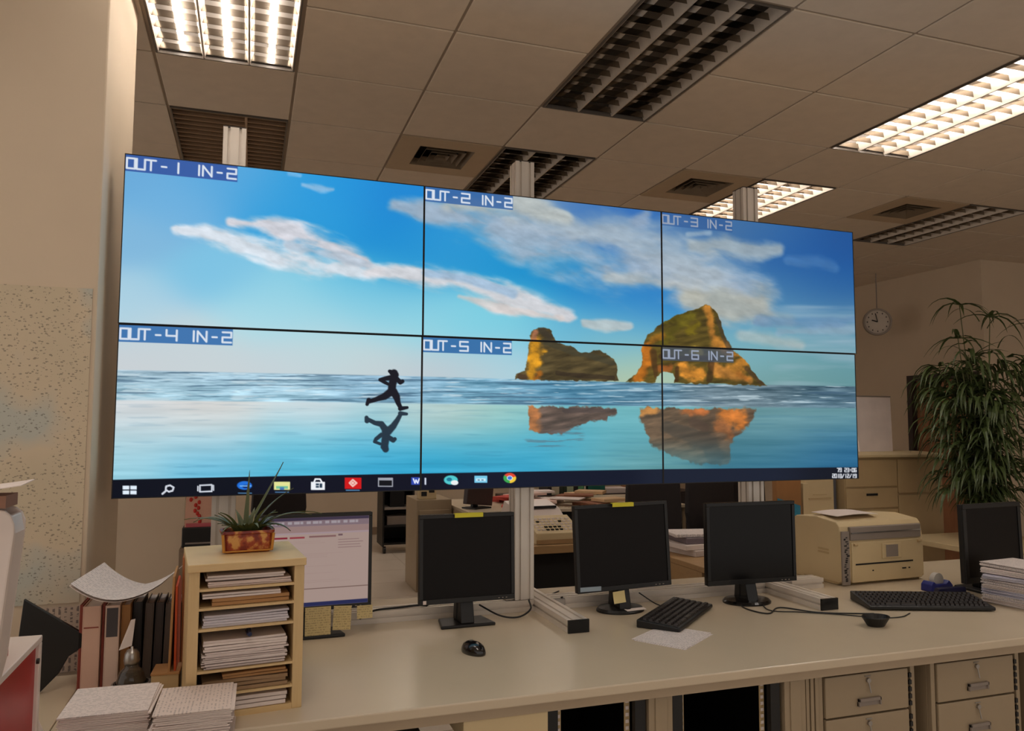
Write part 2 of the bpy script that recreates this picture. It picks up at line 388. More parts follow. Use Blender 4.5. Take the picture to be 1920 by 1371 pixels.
def fbm(x, y, o=5):
    s = 0; a = .5; t = 0
    for k in range(o): s = s+a*vnoise(x*2**k+k*17.3, y*2**k+k*9.1); t += a; a *= .5
    return s/t
def sstep(a, b, x):
    t = np.clip((x-a)/(b-a), 0, 1); return t*t*(3-2*t)
def seg_d(px, py, a, b):
    dx, dy = b[0]-a[0], b[1]-a[1]; L = dx*dx+dy*dy+1e-9; t = np.clip(((px-a[0])*dx+(py-a[1])*dy)/L, 0, 1)
    return np.hypot(px-a[0]-t*dx, py-a[1]-t*dy), t
def poly_mask(px, py, pts, soft=1.0):
    ins = np.zeros(px.shape, bool); d = np.full(px.shape, 1e9); n = len(pts)
    for k in range(n):
        a, b = pts[k], pts[(k+1) % n]
        dd, _ = seg_d(px, py, a, b); d = np.minimum(d, dd)
        c = ((a[1] > py) != (b[1] > py)) & (px < (b[0]-a[0])*(py-a[1])/(b[1]-a[1]+1e-9)+a[0]); ins ^= c
    return sstep(-soft, soft, np.where(ins, d, -d))
def stroke(px, py, pts, rad):
    """field 1 at the stroke's spine to 0 at its radius; rad may vary per point"""
    f = np.full(px.shape, -9.0)
    for k in range(len(pts)-1):
        d, t = seg_d(px, py, pts[k], pts[k+1]); r = rad[k]*(1-t)+rad[k+1]*t if isinstance(rad, (list, tuple)) else rad
        f = np.maximum(f, 1-d/r)
    return f
def over(c, m, col):
    col = np.array(col, float) if not isinstance(col, np.ndarray) else col
    return c*(1-m[..., None])+col*m[..., None]
def scatter(px, py, pts, sx=62.0, sy=34.0):
    """smooth blend of colour samples"""
    w = 1e-9; s = np.zeros(px.shape+(3,))
    for x, y, r, g, b in pts:
        d = ((px-x)/sx)**2+((py-y)/sy)**2; k = np.exp(-d/2)+.002/(1+d)**2; w = w+k; s = s+k[..., None]*np.array([r, g, b], float)
    return s/w[..., None]
SKY = [(240,320,100,165,222),(235,450,125,180,222),(235,560,165,205,225),(235,600,180,212,226),(330,380,105,172,226),(420,340,80,160,226),(520,370,45,150,228),(620,360,25,142,228),(740,370,20,125,218),
(600,420,30,145,225),(740,440,15,130,218),(760,500,20,138,218),(400,520,120,190,230),(520,560,140,205,230),(480,600,175,220,230),(600,600,165,215,228),(700,580,140,205,228),(780,620,165,218,226),(760,560,110,190,226),(660,540,105,190,230),
(260,670,202,208,212),(400,680,200,210,214),(550,680,198,210,216),(700,680,196,208,212),(620,650,188,216,220),(340,640,196,210,216),
(820,700,192,200,206),(880,690,180,204,214),(960,680,168,208,220),(840,600,125,200,228),(900,610,120,205,230),(960,600,120,200,226),(850,470,35,142,218),(930,480,20,140,216),(1000,500,15,132,210),(1100,545,20,125,208),(1180,560,30,120,205),(860,440,35,140,220),
(1060,620,95,175,215),(1160,620,105,178,210),(1220,600,70,150,208),(1200,670,150,195,185),(1180,700,185,195,160),(1160,640,125,185,205),(1120,400,50,105,185),(1180,410,40,105,195),(1210,400,35,95,185),(1060,385,100,140,190),
(1260,500,60,130,205),(1230,560,25,110,200),(1300,430,70,110,160),(1420,430,60,105,160),(1480,450,30,92,172),(1560,470,18,78,160),(1590,440,22,72,145),(1580,540,25,85,160),(1500,540,40,100,170),(1450,570,75,125,170),(1420,600,80,150,195),(1590,600,85,130,165),(1520,620,100,150,180),
(1590,650,95,155,175),(1500,660,115,170,180),(1430,660,120,175,180),(1590,700,95,140,145),(1480,700,115,150,148),(1540,690,100,150,155),(1420,640,130,180,195)]
SAND = [(230,770,212,214,216),(400,775,216,212,208),(600,775,208,215,218),(780,775,196,210,208),(230,830,180,212,222),(230,880,150,208,226),(400,830,175,210,222),(400,880,95,185,220),(560,830,135,205,224),(560,870,70,180,215),
(700,820,110,195,220),(760,790,165,208,215),(700,870,45,160,205),(780,860,50,165,205),(840,780,188,206,196),(940,790,150,200,196),(900,840,85,180,205),(960,880,40,155,200),(830,870,45,165,208),(1010,870,60,165,200),(1060,840,80,175,200),(1180,790,120,185,190),
(1170,830,85,165,185),(1150,870,110,165,170),(1230,870,95,145,150),(1400,870,55,115,135),(1450,790,110,155,160),(1440,830,75,125,135),(1520,780,120,160,165),(1590,780,105,150,155),(1520,830,60,120,150),(1590,840,35,100,145),(1590,870,25,85,125),(1470,870,40,105,140)]
ROCK1 = [(966,711),(969,702),(984,697),(987,680),(991,655),(993,640),(991,630),(997,622),(1006,616),(1018,614),(1030,619),(1037,631),(1042,641),(1055,645),(1070,648),(1083,658),(1092,662),(1106,661),(1114,656),(1124,657),(1140,667),(1152,674),(1156,686),(1158,702),(1161,715),(1080,714),(1000,713)]
ROCK2 = [(1174,716),(1190,704),(1200,692),(1206,676),(1203,660),(1204,644),(1213,628),(1237,610),(1262,593),(1284,586),(1308,578),(1320,571),(1330,572),(1340,583),(1348,596),(1353,606),(1355,622),(1364,640),(1372,655),(1384,664),(1398,676),(1408,690),(1420,706),(1438,722),(1300,719)]
ARCH = [(1228,718),(1232,706),(1240,700),(1250,697),(1261,699),(1265,708),(1263,719)]
REF1 = [(989,763),(1157,764),(1157,777),(1142,782),(1138,790),(1120,789),(1098,792),(1085,800),(1068,803),(1055,812),(1035,815),(1010,812),(992,806)]
REF2 = [(1198,764),(1417,766),(1412,785),(1398,796),(1385,815),(1372,826),(1368,850),(1364,870),(1300,868),(1250,850),(1228,838),(1215,822),(1208,800),(1200,785)]
def paint(px, py):
    c = scatter(px, py, SKY)  # colour samples include the view-angle dimming of the right-hand screens
    sat = np.clip((c[..., 2]-c[..., 0]-60)/120, 0, 1); c[..., 0] += sat*10; c[..., 1] += sat*9; c[..., 2] -= sat*8
    # streaky thin veil over the far right
    v = fbm(px/160, py/16, 4)*sstep(1380, 1480, px)*sstep(470, 600, py); c = over(c, np.clip(v-.42, 0, 1)*1.3, (165, 185, 200))
    qx = px*.965+py*.26; qy = -px*.26+py*.965          # noise turned along the drift of the clouds
    wq = (fbm(qx/55+3, qy/38, 3)-.5)*26
    ns = fbm((qx+wq)/70, (qy+wq*.6)/20, 6); nb = fbm((qx+wq)/95+3, (qy+wq)/34, 7); fine = fbm(qx/22, qy/9, 4)
    def cloud(c, pts, rad, col, k=1.0, noise=None, soft=1.0):
        f = stroke(px, py, pts, rad); n = ns if noise is None else noise
        n = np.clip((n-.5)*2.1, -1, 1)
        m = sstep(.0, .95*soft, np.clip(f, -.6, 1)*1.25+n*.75-.05)*sstep(-.35, .15, f)*k
        sh = np.clip((fine-.5)*1.6+n*.35, -1, 1)[..., None]
        cc = np.array(col, float)*(1+.13*sh)
        return over(c, np.clip(m, 0, 1)*.95, cc)
    # main diagonal cloud of the first and second screens
    c = cloud(c, [(330,430),(420,446),(520,478),(620,500),(700,516)], [15, 27, 33, 34, 26], (214, 220, 228))
    c = cloud(c, [(430,418),(500,422),(560,440),(640,470),(680,490)], [13, 22, 30, 32, 24], (214, 210, 216))
    c = cloud(c, [(540,462),(640,484),(690,500)], [10, 16, 10], (176, 192, 208), .8)
    c = cloud(c, [(690,512),(780,516),(860,530),(940,560),(1000,578),(1062,592)], [18, 25, 32, 36, 32, 20], (210, 208, 212))
    c = cloud(c, [(800,512),(870,524),(960,552)], [12, 14, 12], (150, 182, 212), .8)
    c = cloud(c, [(860,556),(950,580),(1050,598)], [9, 14, 9], (214, 204, 200), .8)
    c = cloud(c, [(565,348),(600,355),(622,356)], [8, 13, 7], (150, 195, 232), .9)
    c = cloud(c, [(540,326),(560,330)], [8, 6], (120, 185, 232), .8)
    # broad cloud bank of the second and third screens
    hz_ = stroke(px, py, [(800,392),(950,400),(1080,430),(1200,450),(1320,500),(1400,560)], [26, 60, 70, 84, 92, 60]); c = over(c, sstep(0, .9, hz_+(nb-.5)*1.1)*.62, (142, 166, 186))
    c = cloud(c, [(738,384),(790,398),(850,402),(930,425),(1010,452),(1100,480),(1180,492),(1260,515),(1340,540),(1420,565)], [18, 32, 46, 58, 64, 66, 76, 84, 84, 56], (160, 176, 194), .95, nb, 1.1)
    c = cloud(c, [(960,392),(1020,405),(1090,432),(1160,446),(1240,474),(1330,520)], [36, 40, 40, 50, 60, 66], (170, 182, 190), .7, nb, 1.2)
    c = cloud(c, [(840,384),(960,384),(1060,404)], [22, 34, 26], (186, 190, 184), .8, nb)
    c = cloud(c, [(1140,520),(1200,524),(1300,545)], [18, 26, 26], (184, 184, 176), .6, nb, 1.2)
    c = cloud(c, [(1290,560),(1370,575),(1425,565)], [26, 42, 42], (172, 172, 160), .85, nb)
    c = cloud(c, [(1200,410),(1212,400)], [26, 20], (150, 168, 190), .8, nb)
    c = cloud(c, [(1300,462),(1360,458),(1420,468),(1460,466)], [20, 32, 26, 16], (160, 172, 178), .9, nb)
    c = cloud(c, [(1290,438),(1330,436)], [8, 9], (160, 180, 196), .7, nb)
    c = cloud(c, [(1340,560),(1420,590),(1480,600)], [22, 30, 20], (150, 160, 160), .5, nb, 1.3)
    c = cloud(c, [(1390,632),(1440,636),(1500,648)], [18, 20, 14], (184, 186, 180), .6, nb, 1.2)
    c = cloud(c, [(1095,608),(1135,610),(1178,613)], [11, 17, 11], (190, 192, 190), .85)
    c = cloud(c, [(1480,488),(1530,492),(1565,502)], [14, 20, 14], (100, 140, 185), .4)
    c = cloud(c, [(1460,622),(1560,616),(1612,614)], [10, 14, 12], (146, 166, 184), .55)
    c = cloud(c, [(1420,600),(1520,606),(1612,596)], [12, 16, 12], (96, 130, 170), .5)
    # sea
    hz = np.interp(px, [211, 780, 1000, 1300, 1610], [695, 706, 712, 719, 723]); sh = np.interp(px, [211, 780, 1000, 1300, 1610], [752, 757, 760, 762, 764])
    t = (py-hz)/(sh-hz); sea = scatter(px, py, [(240,705,150,160,176),(240,725,165,210,226),(240,745,150,195,212),(500,710,150,170,186),(500,735,160,212,232),(750,712,120,150,176),(750,735,150,200,222),(900,720,90,140,170),(900,740,140,190,210),(1050,735,80,135,165),(1200,735,85,130,155),(1400,732,85,110,122),(1590,730,60,85,98),(1590,755,95,130,150),(1350,752,120,140,152)])
    w1 = fbm(px/75, py/4.0+px/900, 5); w2 = fbm(px/30+9, py/2.6, 4)
    sea = sea+((w1-.5)*105+(w2-.5)*60)[..., None]+5
    sea = over(sea, sstep(.6, .72, fbm(px/50+40, py/3.0+7, 4))*.6, (205, 224, 232))
    sea = over(sea, sstep(.61, .7, fbm(px/120+80, py/3.4+31, 4))*.55, (48, 78, 104))
    c = over(c, sstep(-.02, .04, t), sea)
    # wet sand
    sand = scatter(px, py, SAND); sand = sand+((fbm(px/120, py/7, 4)-.5)*26)[..., None]
    sand = over(sand, sstep(.58, .75, fbm(px/90+20, py/5+14, 4))*.10, (30, 90, 130))
    c = over(c, sstep(-2.5, 2.5, py-sh), sand)
    # rocks
    rn = fbm(px/16, py/11, 5); rn2 = fbm(px/34+5, py/7+px/40, 5)
    def rock(c, pts, base, oranges, darks, arch=None, soft=1.2, k=1.0, lo=6):
        wx = px+(fbm(px/9+2, py/9, 3)-.5)*lo; wy = py+(fbm(px/9+12, py/9+5, 3)-.5)*lo
        m = poly_mask(wx, wy, pts, soft)
        if arch: m = m*(1-poly_mask(wx, wy, arch, 1.0))
        col = np.array(base, float)*(.55+rn2[..., None]*.9)
        for (p, r, oc) in oranges:
            f = sstep(-.15, .75, stroke(px, py, p, [q_*1.15 for q_ in r])+(rn-.5)*1.3); col = over(col, np.clip(f, 0, 1)*.85, np.array(oc, float)*(.6+rn[..., None]*.75))
        for (p, r, oc) in darks:
            f = sstep(.0, .5, stroke(px, py, p, r)+(rn-.5)*.8); col = over(col, np.clip(f, 0, 1)*.6, oc)
        return over(c, m*k*(1-.55*sstep(812, 872, py)), col)
    c = rock(c, ROCK1, (80, 68, 42), [([(1003,642),(1004,660),(1000,690),(996,706)], [15, 17, 14, 10], (232, 160, 34)), ([(1003,625),(1000,634)], [6, 7], (170, 110, 80)), ([(1012,700),(1006,708)], [9, 8], (190, 110, 30))],
             [([(1018,640),(1060,655),(1110,668),(1148,680)], [7, 8, 8, 6], (62, 60, 46)), ([(1015,620),(1030,632)], [8, 9], (58, 52, 44)), ([(1045,700),(1100,706),(1150,708)], [5, 6, 5], (46, 36, 28)), ([(975,706),(985,708)], [7, 7], (66, 44, 34))])
    c = rock(c, ROCK2, (84, 70, 28), [([(1325,578),(1330,600),(1334,625),(1342,645),(1372,664)], [8, 8, 10, 13, 12], (196, 128, 50)), ([(1212,650),(1212,680),(1206,700),(1194,710)], [10, 11, 12, 8], (190, 108, 30)), ([(1240,690),(1255,690)], [9, 8], (150, 84, 36)),
              ([(1281,692),(1300,700),(1314,700)], [13, 17, 13], (212, 136, 48)), ([(1345,694),(1360,702),(1385,692),(1392,680)], [12, 16, 17, 14], (206, 134, 48)), ([(1340,690),(1375,706),(1405,712)], [12, 12, 8], (176, 118, 52)), ([(1250,600),(1290,592),(1240,640)], [14, 16, 14], (98, 88, 24)), ([(1220,640),(1240,630)], [7, 8], (150, 100, 30)), ([(1290,620),(1306,610)], [10, 9], (120, 104, 22)), ([(1300,655),(1315,660)], [7, 7], (170, 140, 50)), ([(1385,700),(1400,710)], [8, 6], (196, 120, 46))],
             [([(1334,680),(1330,712)], [7, 8], (52, 34, 20)), ([(1345,600),(1356,630),(1368,655)], [6, 7, 6], (62, 54, 46)), ([(1270,690),(1268,712)], [5, 6], (60, 36, 18)), ([(1225,660),(1230,705)], [8, 5], (70, 42, 22)), ([(1240,668),(1300,672),(1340,670)], [6, 6, 7], (62, 40, 26)), ([(1400,690),(1430,718)], [6, 6], (70, 52, 36))], ARCH)
    c = rock(c, REF1, (98, 76, 66), [([(998,768),(1002,802)], [15, 13], (190, 112, 58))], [([(1060,770),(1150,769)], [6, 5], (66, 52, 50))], None, 2.0, .92, 10)
    c = rock(c, REF2, (100, 74, 54), [([(1200,770),(1225,770)], [9, 9], (206, 132, 60)), ([(1285,768),(1318,772)], [12, 12], (200, 104, 46)), ([(1355,775),(1385,785),(1390,800)], [14, 22, 12], (220, 118, 40)), ([(1350,800),(1370,815)], [14, 10], (150, 86, 44))],
             [([(1250,800),(1330,830),(1340,862)], [14, 24, 20], (66, 56, 48)), ([(1300,790),(1320,800)], [12, 12], (80, 56, 44))], None, 2.5, .9, 12)
    f = sstep(.5, .66, fbm(px/40, py/4, 4))*sstep(0, .6, stroke(px, py, [(1000,828),(1050,822),(1080,818)], 22)); c = over(c, f*.5, (90, 100, 110))
    # runner and his reflection
    def fig(c, parts, col, k=1.0):
        m = np.zeros(px.shape)
        for p, r in parts: m = np.maximum(m, sstep(-.12/1, .25, stroke(px, py, p, r)))
        return over(c, m*k, col)
    c = fig(c, [([(739,701),(741,704)], [8, 7.5]), ([(731,697),(736,700)], [3.5, 6]), ([(739,711),(736,722),(735,734)], [8, 8, 8]), ([(734,709),(722,711),(713,713)], [5.5, 4.5, 3.5]), ([(713,713),(722,718),(730,722)], [3.5, 3.5, 3]), ([(744,711),(751,718),(755,716)], [5, 4.5, 4]),
                ([(733,736),(722,744),(708,749),(693,754)], [8, 7, 5, 4]), ([(692,751),(689,759)], [4.5, 3.5]), ([(738,735),(744,745),(747,756),(752,766)], [8, 7, 5, 4]), ([(751,767),(764,765)], [4.5, 3])], (22, 22, 32))
    c = fig(c, [([(751,776),(763,777)], [4.5, 3]), ([(752,777),(746,788),(738,800),(728,810)], [4, 5, 6.5, 8]), ([(688,784),(689,790)], [4, 5]), ([(690,787),(704,794),(716,796),(723,806)], [4, 4.5, 6, 7]), ([(725,808),(724,822),(722,836)], [9, 8, 7.5]), ([(722,838),(724,843)], [8, 6.5]),
                ([(716,816),(706,824),(703,829)], [4.5, 4, 3]), ([(703,829),(714,833)], [3, 3]), ([(728,820),(738,826),(741,824)], [5, 5, 4])], (28, 42, 56), .93)
    # task bar
    tb_y = np.interp(px, [211, 500, 795, 1240, 1610], [901, 894, 888, 879, 874.5]); tc = scatter(px, py, [(230,920,6,12,26),(700,900,8,12,30),(1000,900,12,20,40),(1400,890,22,30,48),(1600,885,12,18,32)])
    c = over(c, sstep(-.8, .8, py-tb_y), tc)
    def rect(c, x0, y0, x1, y1, col, k=1, s=.7): return over(c, sstep(-s, s, px-x0)*sstep(-s, s, x1-px)*sstep(-s, s, py-y0)*sstep(-s, s, y1-py)*k, col)
    def disc(c, x, y, rx, ry, col): return over(c, sstep(.12, -.12, np.hypot((px-x)/rx, (py-y)/ry)-1), col)
    def line(c, pts, r, col): return over(c, sstep(0, .5, stroke(px, py, pts, r)), col)
    for a, b in ((234, 246), (248, 260)):
        for q, r in ((912, 919), (921, 928)): c = rect(c, a, q, b, r, (225, 238, 250))
    c = line(c, [(322,911),(329,915),(327,921),(320,923),(314,919),(315,913),(322,911)], 2.2, (210, 215, 225)); c = line(c, [(315,921),(308,927)], 2.4, (210, 215, 225))
    c = line(c, [(378,911),(400,910),(400,922),(378,923),(378,911)], 2, (205, 210, 220)); c = line(c, [(374,913),(374,921)], 1.8, (205, 210, 220)); c = line(c, [(403,911),(403,920)], 1.8, (205, 210, 220))
    c = disc(c, 461, 911, 14, 8, (30, 110, 215)); c = disc(c, 463, 913, 6, 3.2, (10, 40, 110)); c = rect(c, 452, 911, 474, 913, (120, 180, 240))
    c = rect(c, 516, 904, 546, 919, (226, 226, 150)); c = rect(c, 520, 912, 542, 917, (120, 190, 150)); c = rect(c, 527, 914, 535, 919, (70, 120, 180))
    c = rect(c, 585, 904, 611, 919, (238, 240, 245)); c = line(c, [(591,904),(593,899),(602,899),(605,904)], 2, (238, 240, 245)); c = rect(c, 594, 907, 600, 910.5, (40, 60, 80)); c = rect(c, 601, 907, 606, 915, (40, 60, 80)); c = rect(c, 594, 911.5, 600, 915, (40, 60, 80))
    c = rect(c, 648, 896, 679, 917, (205, 20, 24)); c = line(c, [(657,906),(663,900),(670,906),(663,912),(657,906)], 2.2, (240, 190, 180)); c = disc(c, 663, 906, 2.5, 2.5, (240, 200, 190))
    c = rect(c, 710, 896, 738, 913, (160, 162, 172)); c = rect(c, 712, 901, 736, 911, (12, 14, 22))
    c = rect(c, 772, 895, 790, 909, (46, 70, 170)); c = line(c, [(776,898),(779,906),(781,900),(784,906),(787,898)], 1.6, (225, 230, 250)); c = rect(c, 797, 896, 800, 909, (220, 225, 240))
    c = disc(c, 846, 900, 13, 8.5, (80, 200, 205)); c = disc(c, 853, 905, 7, 4.5, (235, 240, 240)); c = disc(c, 843, 899, 5, 3.5, (30, 120, 150))
    c = rect(c, 890, 892, 914, 905, (120, 200, 232)); c = rect(c, 893, 897, 911, 902, (200, 235, 245)); c = rect(c, 896, 899, 900, 901, (60, 110, 150)); c = rect(c, 903, 899, 907, 901, (60, 110, 150))
    ang = np.arctan2((py-896)*1.25, px-956); R = np.hypot((px-956)/12, (py-896)/9.5)
    m = sstep(.1, -.1, R-1); cc = np.where((ang > -2.6)[..., None] & (ang < -.3)[..., None], np.array([222, 70, 50.]), np.where(((ang >= -.3) & (ang < 1.6))[..., None], np.array([240, 200, 60.]), np.array([60, 165, 80.])))
    c = over(c, m, cc); c = disc(c, 956, 896, 5.5, 4.4, (235, 240, 245)); c = disc(c, 956, 896, 4.2, 3.4, (60, 120, 215))
    for x in (462, 531, 663): c = rect(c, x-13, 924.5-(x-462)*.028-.3*(x > 600), x+13, 926-(x-462)*.028, (110, 170, 220), .8)
    # clock and date of the task bar
    for y, chars in ((880, '79 23:06'), (891, '2018/12/19')):
        n = len(chars); x0 = 1605-n*4.6
        for k, ch in enumerate(chars):
            c = glyph(c, px, py, ch, x0+k*4.6, y-3.4, 3.2, 6.6, .85, (205, 208, 215))
    return np.clip(c, 0, 255)
G = {'O': ['0010', '1011', '1101', '0100'][:0], }
SEG = {  # strokes on a unit cell, y down
 'O': [((0,0),(1,0)),((1,0),(1,1)),((1,1),(0,1)),((0,1),(0,0))], 'U': [((0,0),(0,1)),((0,1),(1,1)),((1,1),(1,0))], 'T': [((0,0),(1,0)),((.5,0),(.5,1))],
 '-': [((.05,.52),(.95,.52))], 'I': [((.5,0),(.5,1))], 'N': [((0,1),(0,0)),((0,0),(1,1)),((1,1),(1,0))], '1': [((.6,0),(.6,1))],
 '2': [((0,0),(1,0)),((1,0),(1,.5)),((1,.5),(0,.5)),((0,.5),(0,1)),((0,1),(1,1))], '3': [((0,0),(1,0)),((1,0),(1,1)),((0,.5),(1,.5)),((0,1),(1,1))],
 '4': [((0,0),(0,.55)),((0,.55),(1,.55)),((1,0),(1,1))], '5': [((1,0),(0,0)),((0,0),(0,.5)),((0,.5),(1,.5)),((1,.5),(1,1)),((1,1),(0,1))],
 '6': [((1,0),(0,0)),((0,0),(0,1)),((0,1),(1,1)),((1,1),(1,.5)),((1,.5),(0,.5))], '7': [((0,0),(1,0)),((1,0),(.5,1))], '8': [((0,0),(1,0)),((1,0),(1,1)),((1,1),(0,1)),((0,1),(0,0)),((0,.5),(1,.5))],
 '9': [((1,.5),(0,.5)),((0,.5),(0,0)),((0,0),(1,0)),((1,0),(1,1)),((1,1),(0,1))], '0': [((0,0),(1,0)),((1,0),(1,1)),((1,1),(0,1)),((0,1),(0,0))], ':': [((.4,.3),(.6,.3)),((.4,.7),(.6,.7))], '/': [((0,1),(1,0))], ' ': []}
def glyph(c, x, y, ch, x0, y0, w, h, r, col):
    f = np.zeros(x.shape)
    for a, b in SEG[ch]: f = np.maximum(f, 1-seg_d(x, y, (x0+a[0]*w, y0+a[1]*h), (x0+b[0]*w, y0+b[1]*h))[0]/(r*1.4))
    return over(c, sstep(0, .55, f), col)
M_screen = screen_mat('video_wall_picture', 1.0)
def colour_grid(name, w, h, nx, ny, cols, m, parent, y):
    """emissive picture plane in the local xz plane (x 0..w, z 0..-h); cols (ny+1, nx+1, 3) sRGB 0..255"""
    me = bpy.data.meshes.new(name); nv = (nx+1)*(ny+1); gx, gz = np.meshgrid(np.linspace(0, w, nx+1), np.linspace(0, -h, ny+1))
    co = np.empty((nv, 3), np.float32); co[:, 0] = gx.ravel(); co[:, 1] = y; co[:, 2] = gz.ravel()
    me.vertices.add(nv); me.vertices.foreach_set('co', co.ravel())
    i, j = np.meshgrid(np.arange(nx), np.arange(ny)); a = (j*(nx+1)+i).ravel(); q = np.stack([a, a+nx+1, a+nx+2, a+1], 1).astype(np.int32)
    me.loops.add(q.size); me.loops.foreach_set('vertex_index', q.ravel()); me.polygons.add(len(q)); me.polygons.foreach_set('loop_start', np.arange(0, q.size, 4, dtype=np.int32)); 
    me.update(calc_edges=True); me.validate()
    l = cols.reshape(-1, 3)/255.0; l = np.where(l <= .04045, l/12.92, ((l+.055)/1.055)**2.4)
    at = me.color_attributes.new('picture', 'FLOAT_COLOR', 'POINT'); d = np.ones((nv, 4), np.float32); d[:, :3] = l; at.data.foreach_set('color', d.ravel())
    me.materials.append(m); o = bpy.data.objects.new(name, me); COL.objects.link(o); o.parent = parent
    return o
NX, NY = 512, 288
BEZ = .0035
screen_notes = ['top left screen of the video wall, captioned OUT-1 IN-2, blue sky and thin cloud', 'top middle screen of the video wall, captioned OUT-2 IN-2, cloud bank over blue sky', 'top right video wall screen, captioned OUT-3 IN-2, deep blue sky over an arch rock',
 'bottom left screen of the video wall, captioned OUT-4 IN-2, runner on wet sand', 'bottom middle screen of the video wall, captioned OUT-5 IN-2, long low sea rock', 'bottom right screen of the video wall, captioned OUT-6 IN-2, arch rock reflection and clock']
cy_, sy_ = math.cos(WYAW), math.sin(WYAW)
for n in range(6):
    i, j = n % 3, n//3
    t = thing('video_wall_screen', screen_notes[n], 'screen', (WX+PW*i*cy_, WY+PW*i*sy_+PH*j*.0152, WZ-PH*j), WYAW, 'six screens of the video wall')
    MB().box(.0008, PW-.0008, .006, .085, -PH+.0008, -.0008).box(.12, PW-.12, .085, .11, -PH+.1, -.1).build('housing', M_black, t)
    fr = MB(); b = BEZ
    fr.box(.0005, b, 0, .006, -PH+.0005, -.0005).box(PW-b, PW-.0005, 0, .006, -PH+.0005, -.0005).box(b, PW-b, 0, .006, -b, -.0005).box(b, PW-b, 0, .006, -PH+.0005, -PH+b)
    fr.build('bezel', M_black, t)
    gx, gy = np.meshgrid(np.linspace(b, PW-b, NX+1), np.linspace(b, PH-b, NY+1))
    px, py = to_pic(gx+PW*i, gy+PH*j)
    c = paint(px, py)
    # caption bar in the corner of each screen
    bw, bh = .345*PW, .098*PH; x = gx-b; y = gy-b
    bc = [(52,88,160),(58,100,160),(40,80,140),(58,112,172),(52,108,165),(70,82,100)][n]
    c = over(c, sstep(-.001, .001, bw-x)*sstep(-.001, .001, bh-y)*[.96, .88, .5, .96, .96, .72][n], bc)
    tx = (216, 224, 236) if i < 2 else (150, 160, 180)
    for ch, u0, u1 in (('O', .0, .07), ('U', .085, .155), ('T', .165, .25), ('-', .30, .345), (str(n+1), .395, .485), ('I', .62, .65), ('N', .67, .75), ('-', .80, .845), ('2', .895, .975)):
        c = glyph(c, x, y, ch, bw*u0+.004, bh*.2, bw*(u1-u0), bh*.62, .0032, tx)
    s = colour_grid('screen', PW-2*b, PH-2*b, NX, NY, c, M_screen, t, .002); s.location = (b, 0, -b)

# ================================================================ STAND OF THE VIDEO WALL
def prof(w, h, cx=0, cy=0, g=.009, d=.008, o=.02):
    """outline of a slotted aluminium profile, two slots on each wide side"""
    def side(L):      # positions along a side where slots open
        c = [L/2-o, L/2+o] if L > .06 else [L/2]
        out = []
        for q in c: out += [(q-g/2, 0), (q-g/2, d), (q+g/2, d), (q+g/2, 0)]
        return out
    P = []
    P.append((0, 0)); P += [(a, b) for a, b in side(w)]
    P.append((w, 0)); P += [(w-b, a) for a, b in side(h)]
    P.append((w, h)); P += [(w-a, h-b) for a, b in side(w)]
    P.append((0, h)); P += [(b, h-a) for a, b in side(h)]
    return [(x-w/2+cx, y-h/2+cy) for x, y in P]
st = thing('display_stand', 'slotted aluminium stand on the desk that carries the video wall', 'stand', (0, 0, .75))
PX = [-.079, 1.06, 2.165]; YP = 3.01
for x in PX:
    p = MB().prism(prof(.08, .08, x, YP), 'z', .047, 1.838).build('post', M_alu, st)
    MB().box(x-.04, x+.04, YP-.04, YP+.04, 1.838, 1.842).build('end_cap', M_aludark, p)
    MB().box(x-.05, x-.04, YP-.035, YP+.035, .047, .12).box(x-.075, x-.04, YP-.035, YP+.035, .047, .053).build('corner_bracket', M_steel, p, bevel=.002)
    fx = x+.08
    f = MB().prism(prof(.08, .045, fx, .0225), 'y', 2.62, YP+.35).build('foot', M_alu, st)
    MB().box(fx-.041, fx+.041, 2.612, 2.62, -.0, .046).build('end_cap', M_glossblack, f)
    MB().box(fx-.04, fx+.04, YP+.35, YP+.356, .0, .046).build('end_cap', M_glossblack, f)
for (a, b) in ((-.36, -.039), (.041, 1.1), (1.18, 2.205), (2.285, 2.52)):
    MB().prism(prof(.08, .045, YP, .0225), 'x', a, b).build('base_rail', M_alu, st)
# bracket on each foot where the rail meets it
for fx in (1.18, 2.285): MB().box(fx+.001, fx+.05, YP-.055, YP-.0405, .002, .044).build('corner_bracket', M_steel, st, bevel=.002)
for z in (.62, 1.08, 1.35, 1.56):
    a = MB(); x0, x1 = -.3, 2.55
    def yy(x): return WY+.111+(x-WX)*math.sin(WYAW)
    a.add([(x0, yy(x0), z), (x1, yy(x1), z), (x1, YP-.04, z), (x0, YP-.04, z), (x0, yy(x0), z+.04), (x1, yy(x1), z+.04), (x1, YP-.04, z+.04), (x0, YP-.04, z+.04)],
          [(0,3,2,1),(4,5,6,7),(0,1,5,4),(1,2,6,5),(2,3,7,6),(3,0,4,7)])
    a.build('crossbar', M_aludark, st)

# ================================================================ DESKS
DX0, DX1, DY0, DY1 = -.44, 4.6, 2.07, 3.36
t = thing('worktop', 'long beige laminate worktop running under the video wall', 'desk', (0, 0, 0))
MB().box(DX0, DX1, DY0, DY1, .722, .75).build('top', M_desk, t, bevel=.004)
MB().box(DX0, DX1, DY0+.012, DY0+.03, .695, .722).box(DX0, DX1, DY1-.03, DY1-.012, .64, .722).build('apron', M_deskedge, t)
t = thing('side_desk', 'low side desk at the far left holding the red box and folders', 'desk', (0, 0, 0))
MB().box(-1.4, -.442, 1.0, 2.66, .72, .75).build('top', M_desk, t, bevel=.003)
MB().box(-1.38, -.46, 1.02, 1.05, 0, .72).box(-1.38, -.46, 2.6, 2.63, 0, .72).build('leg_panel', M_cab, t)
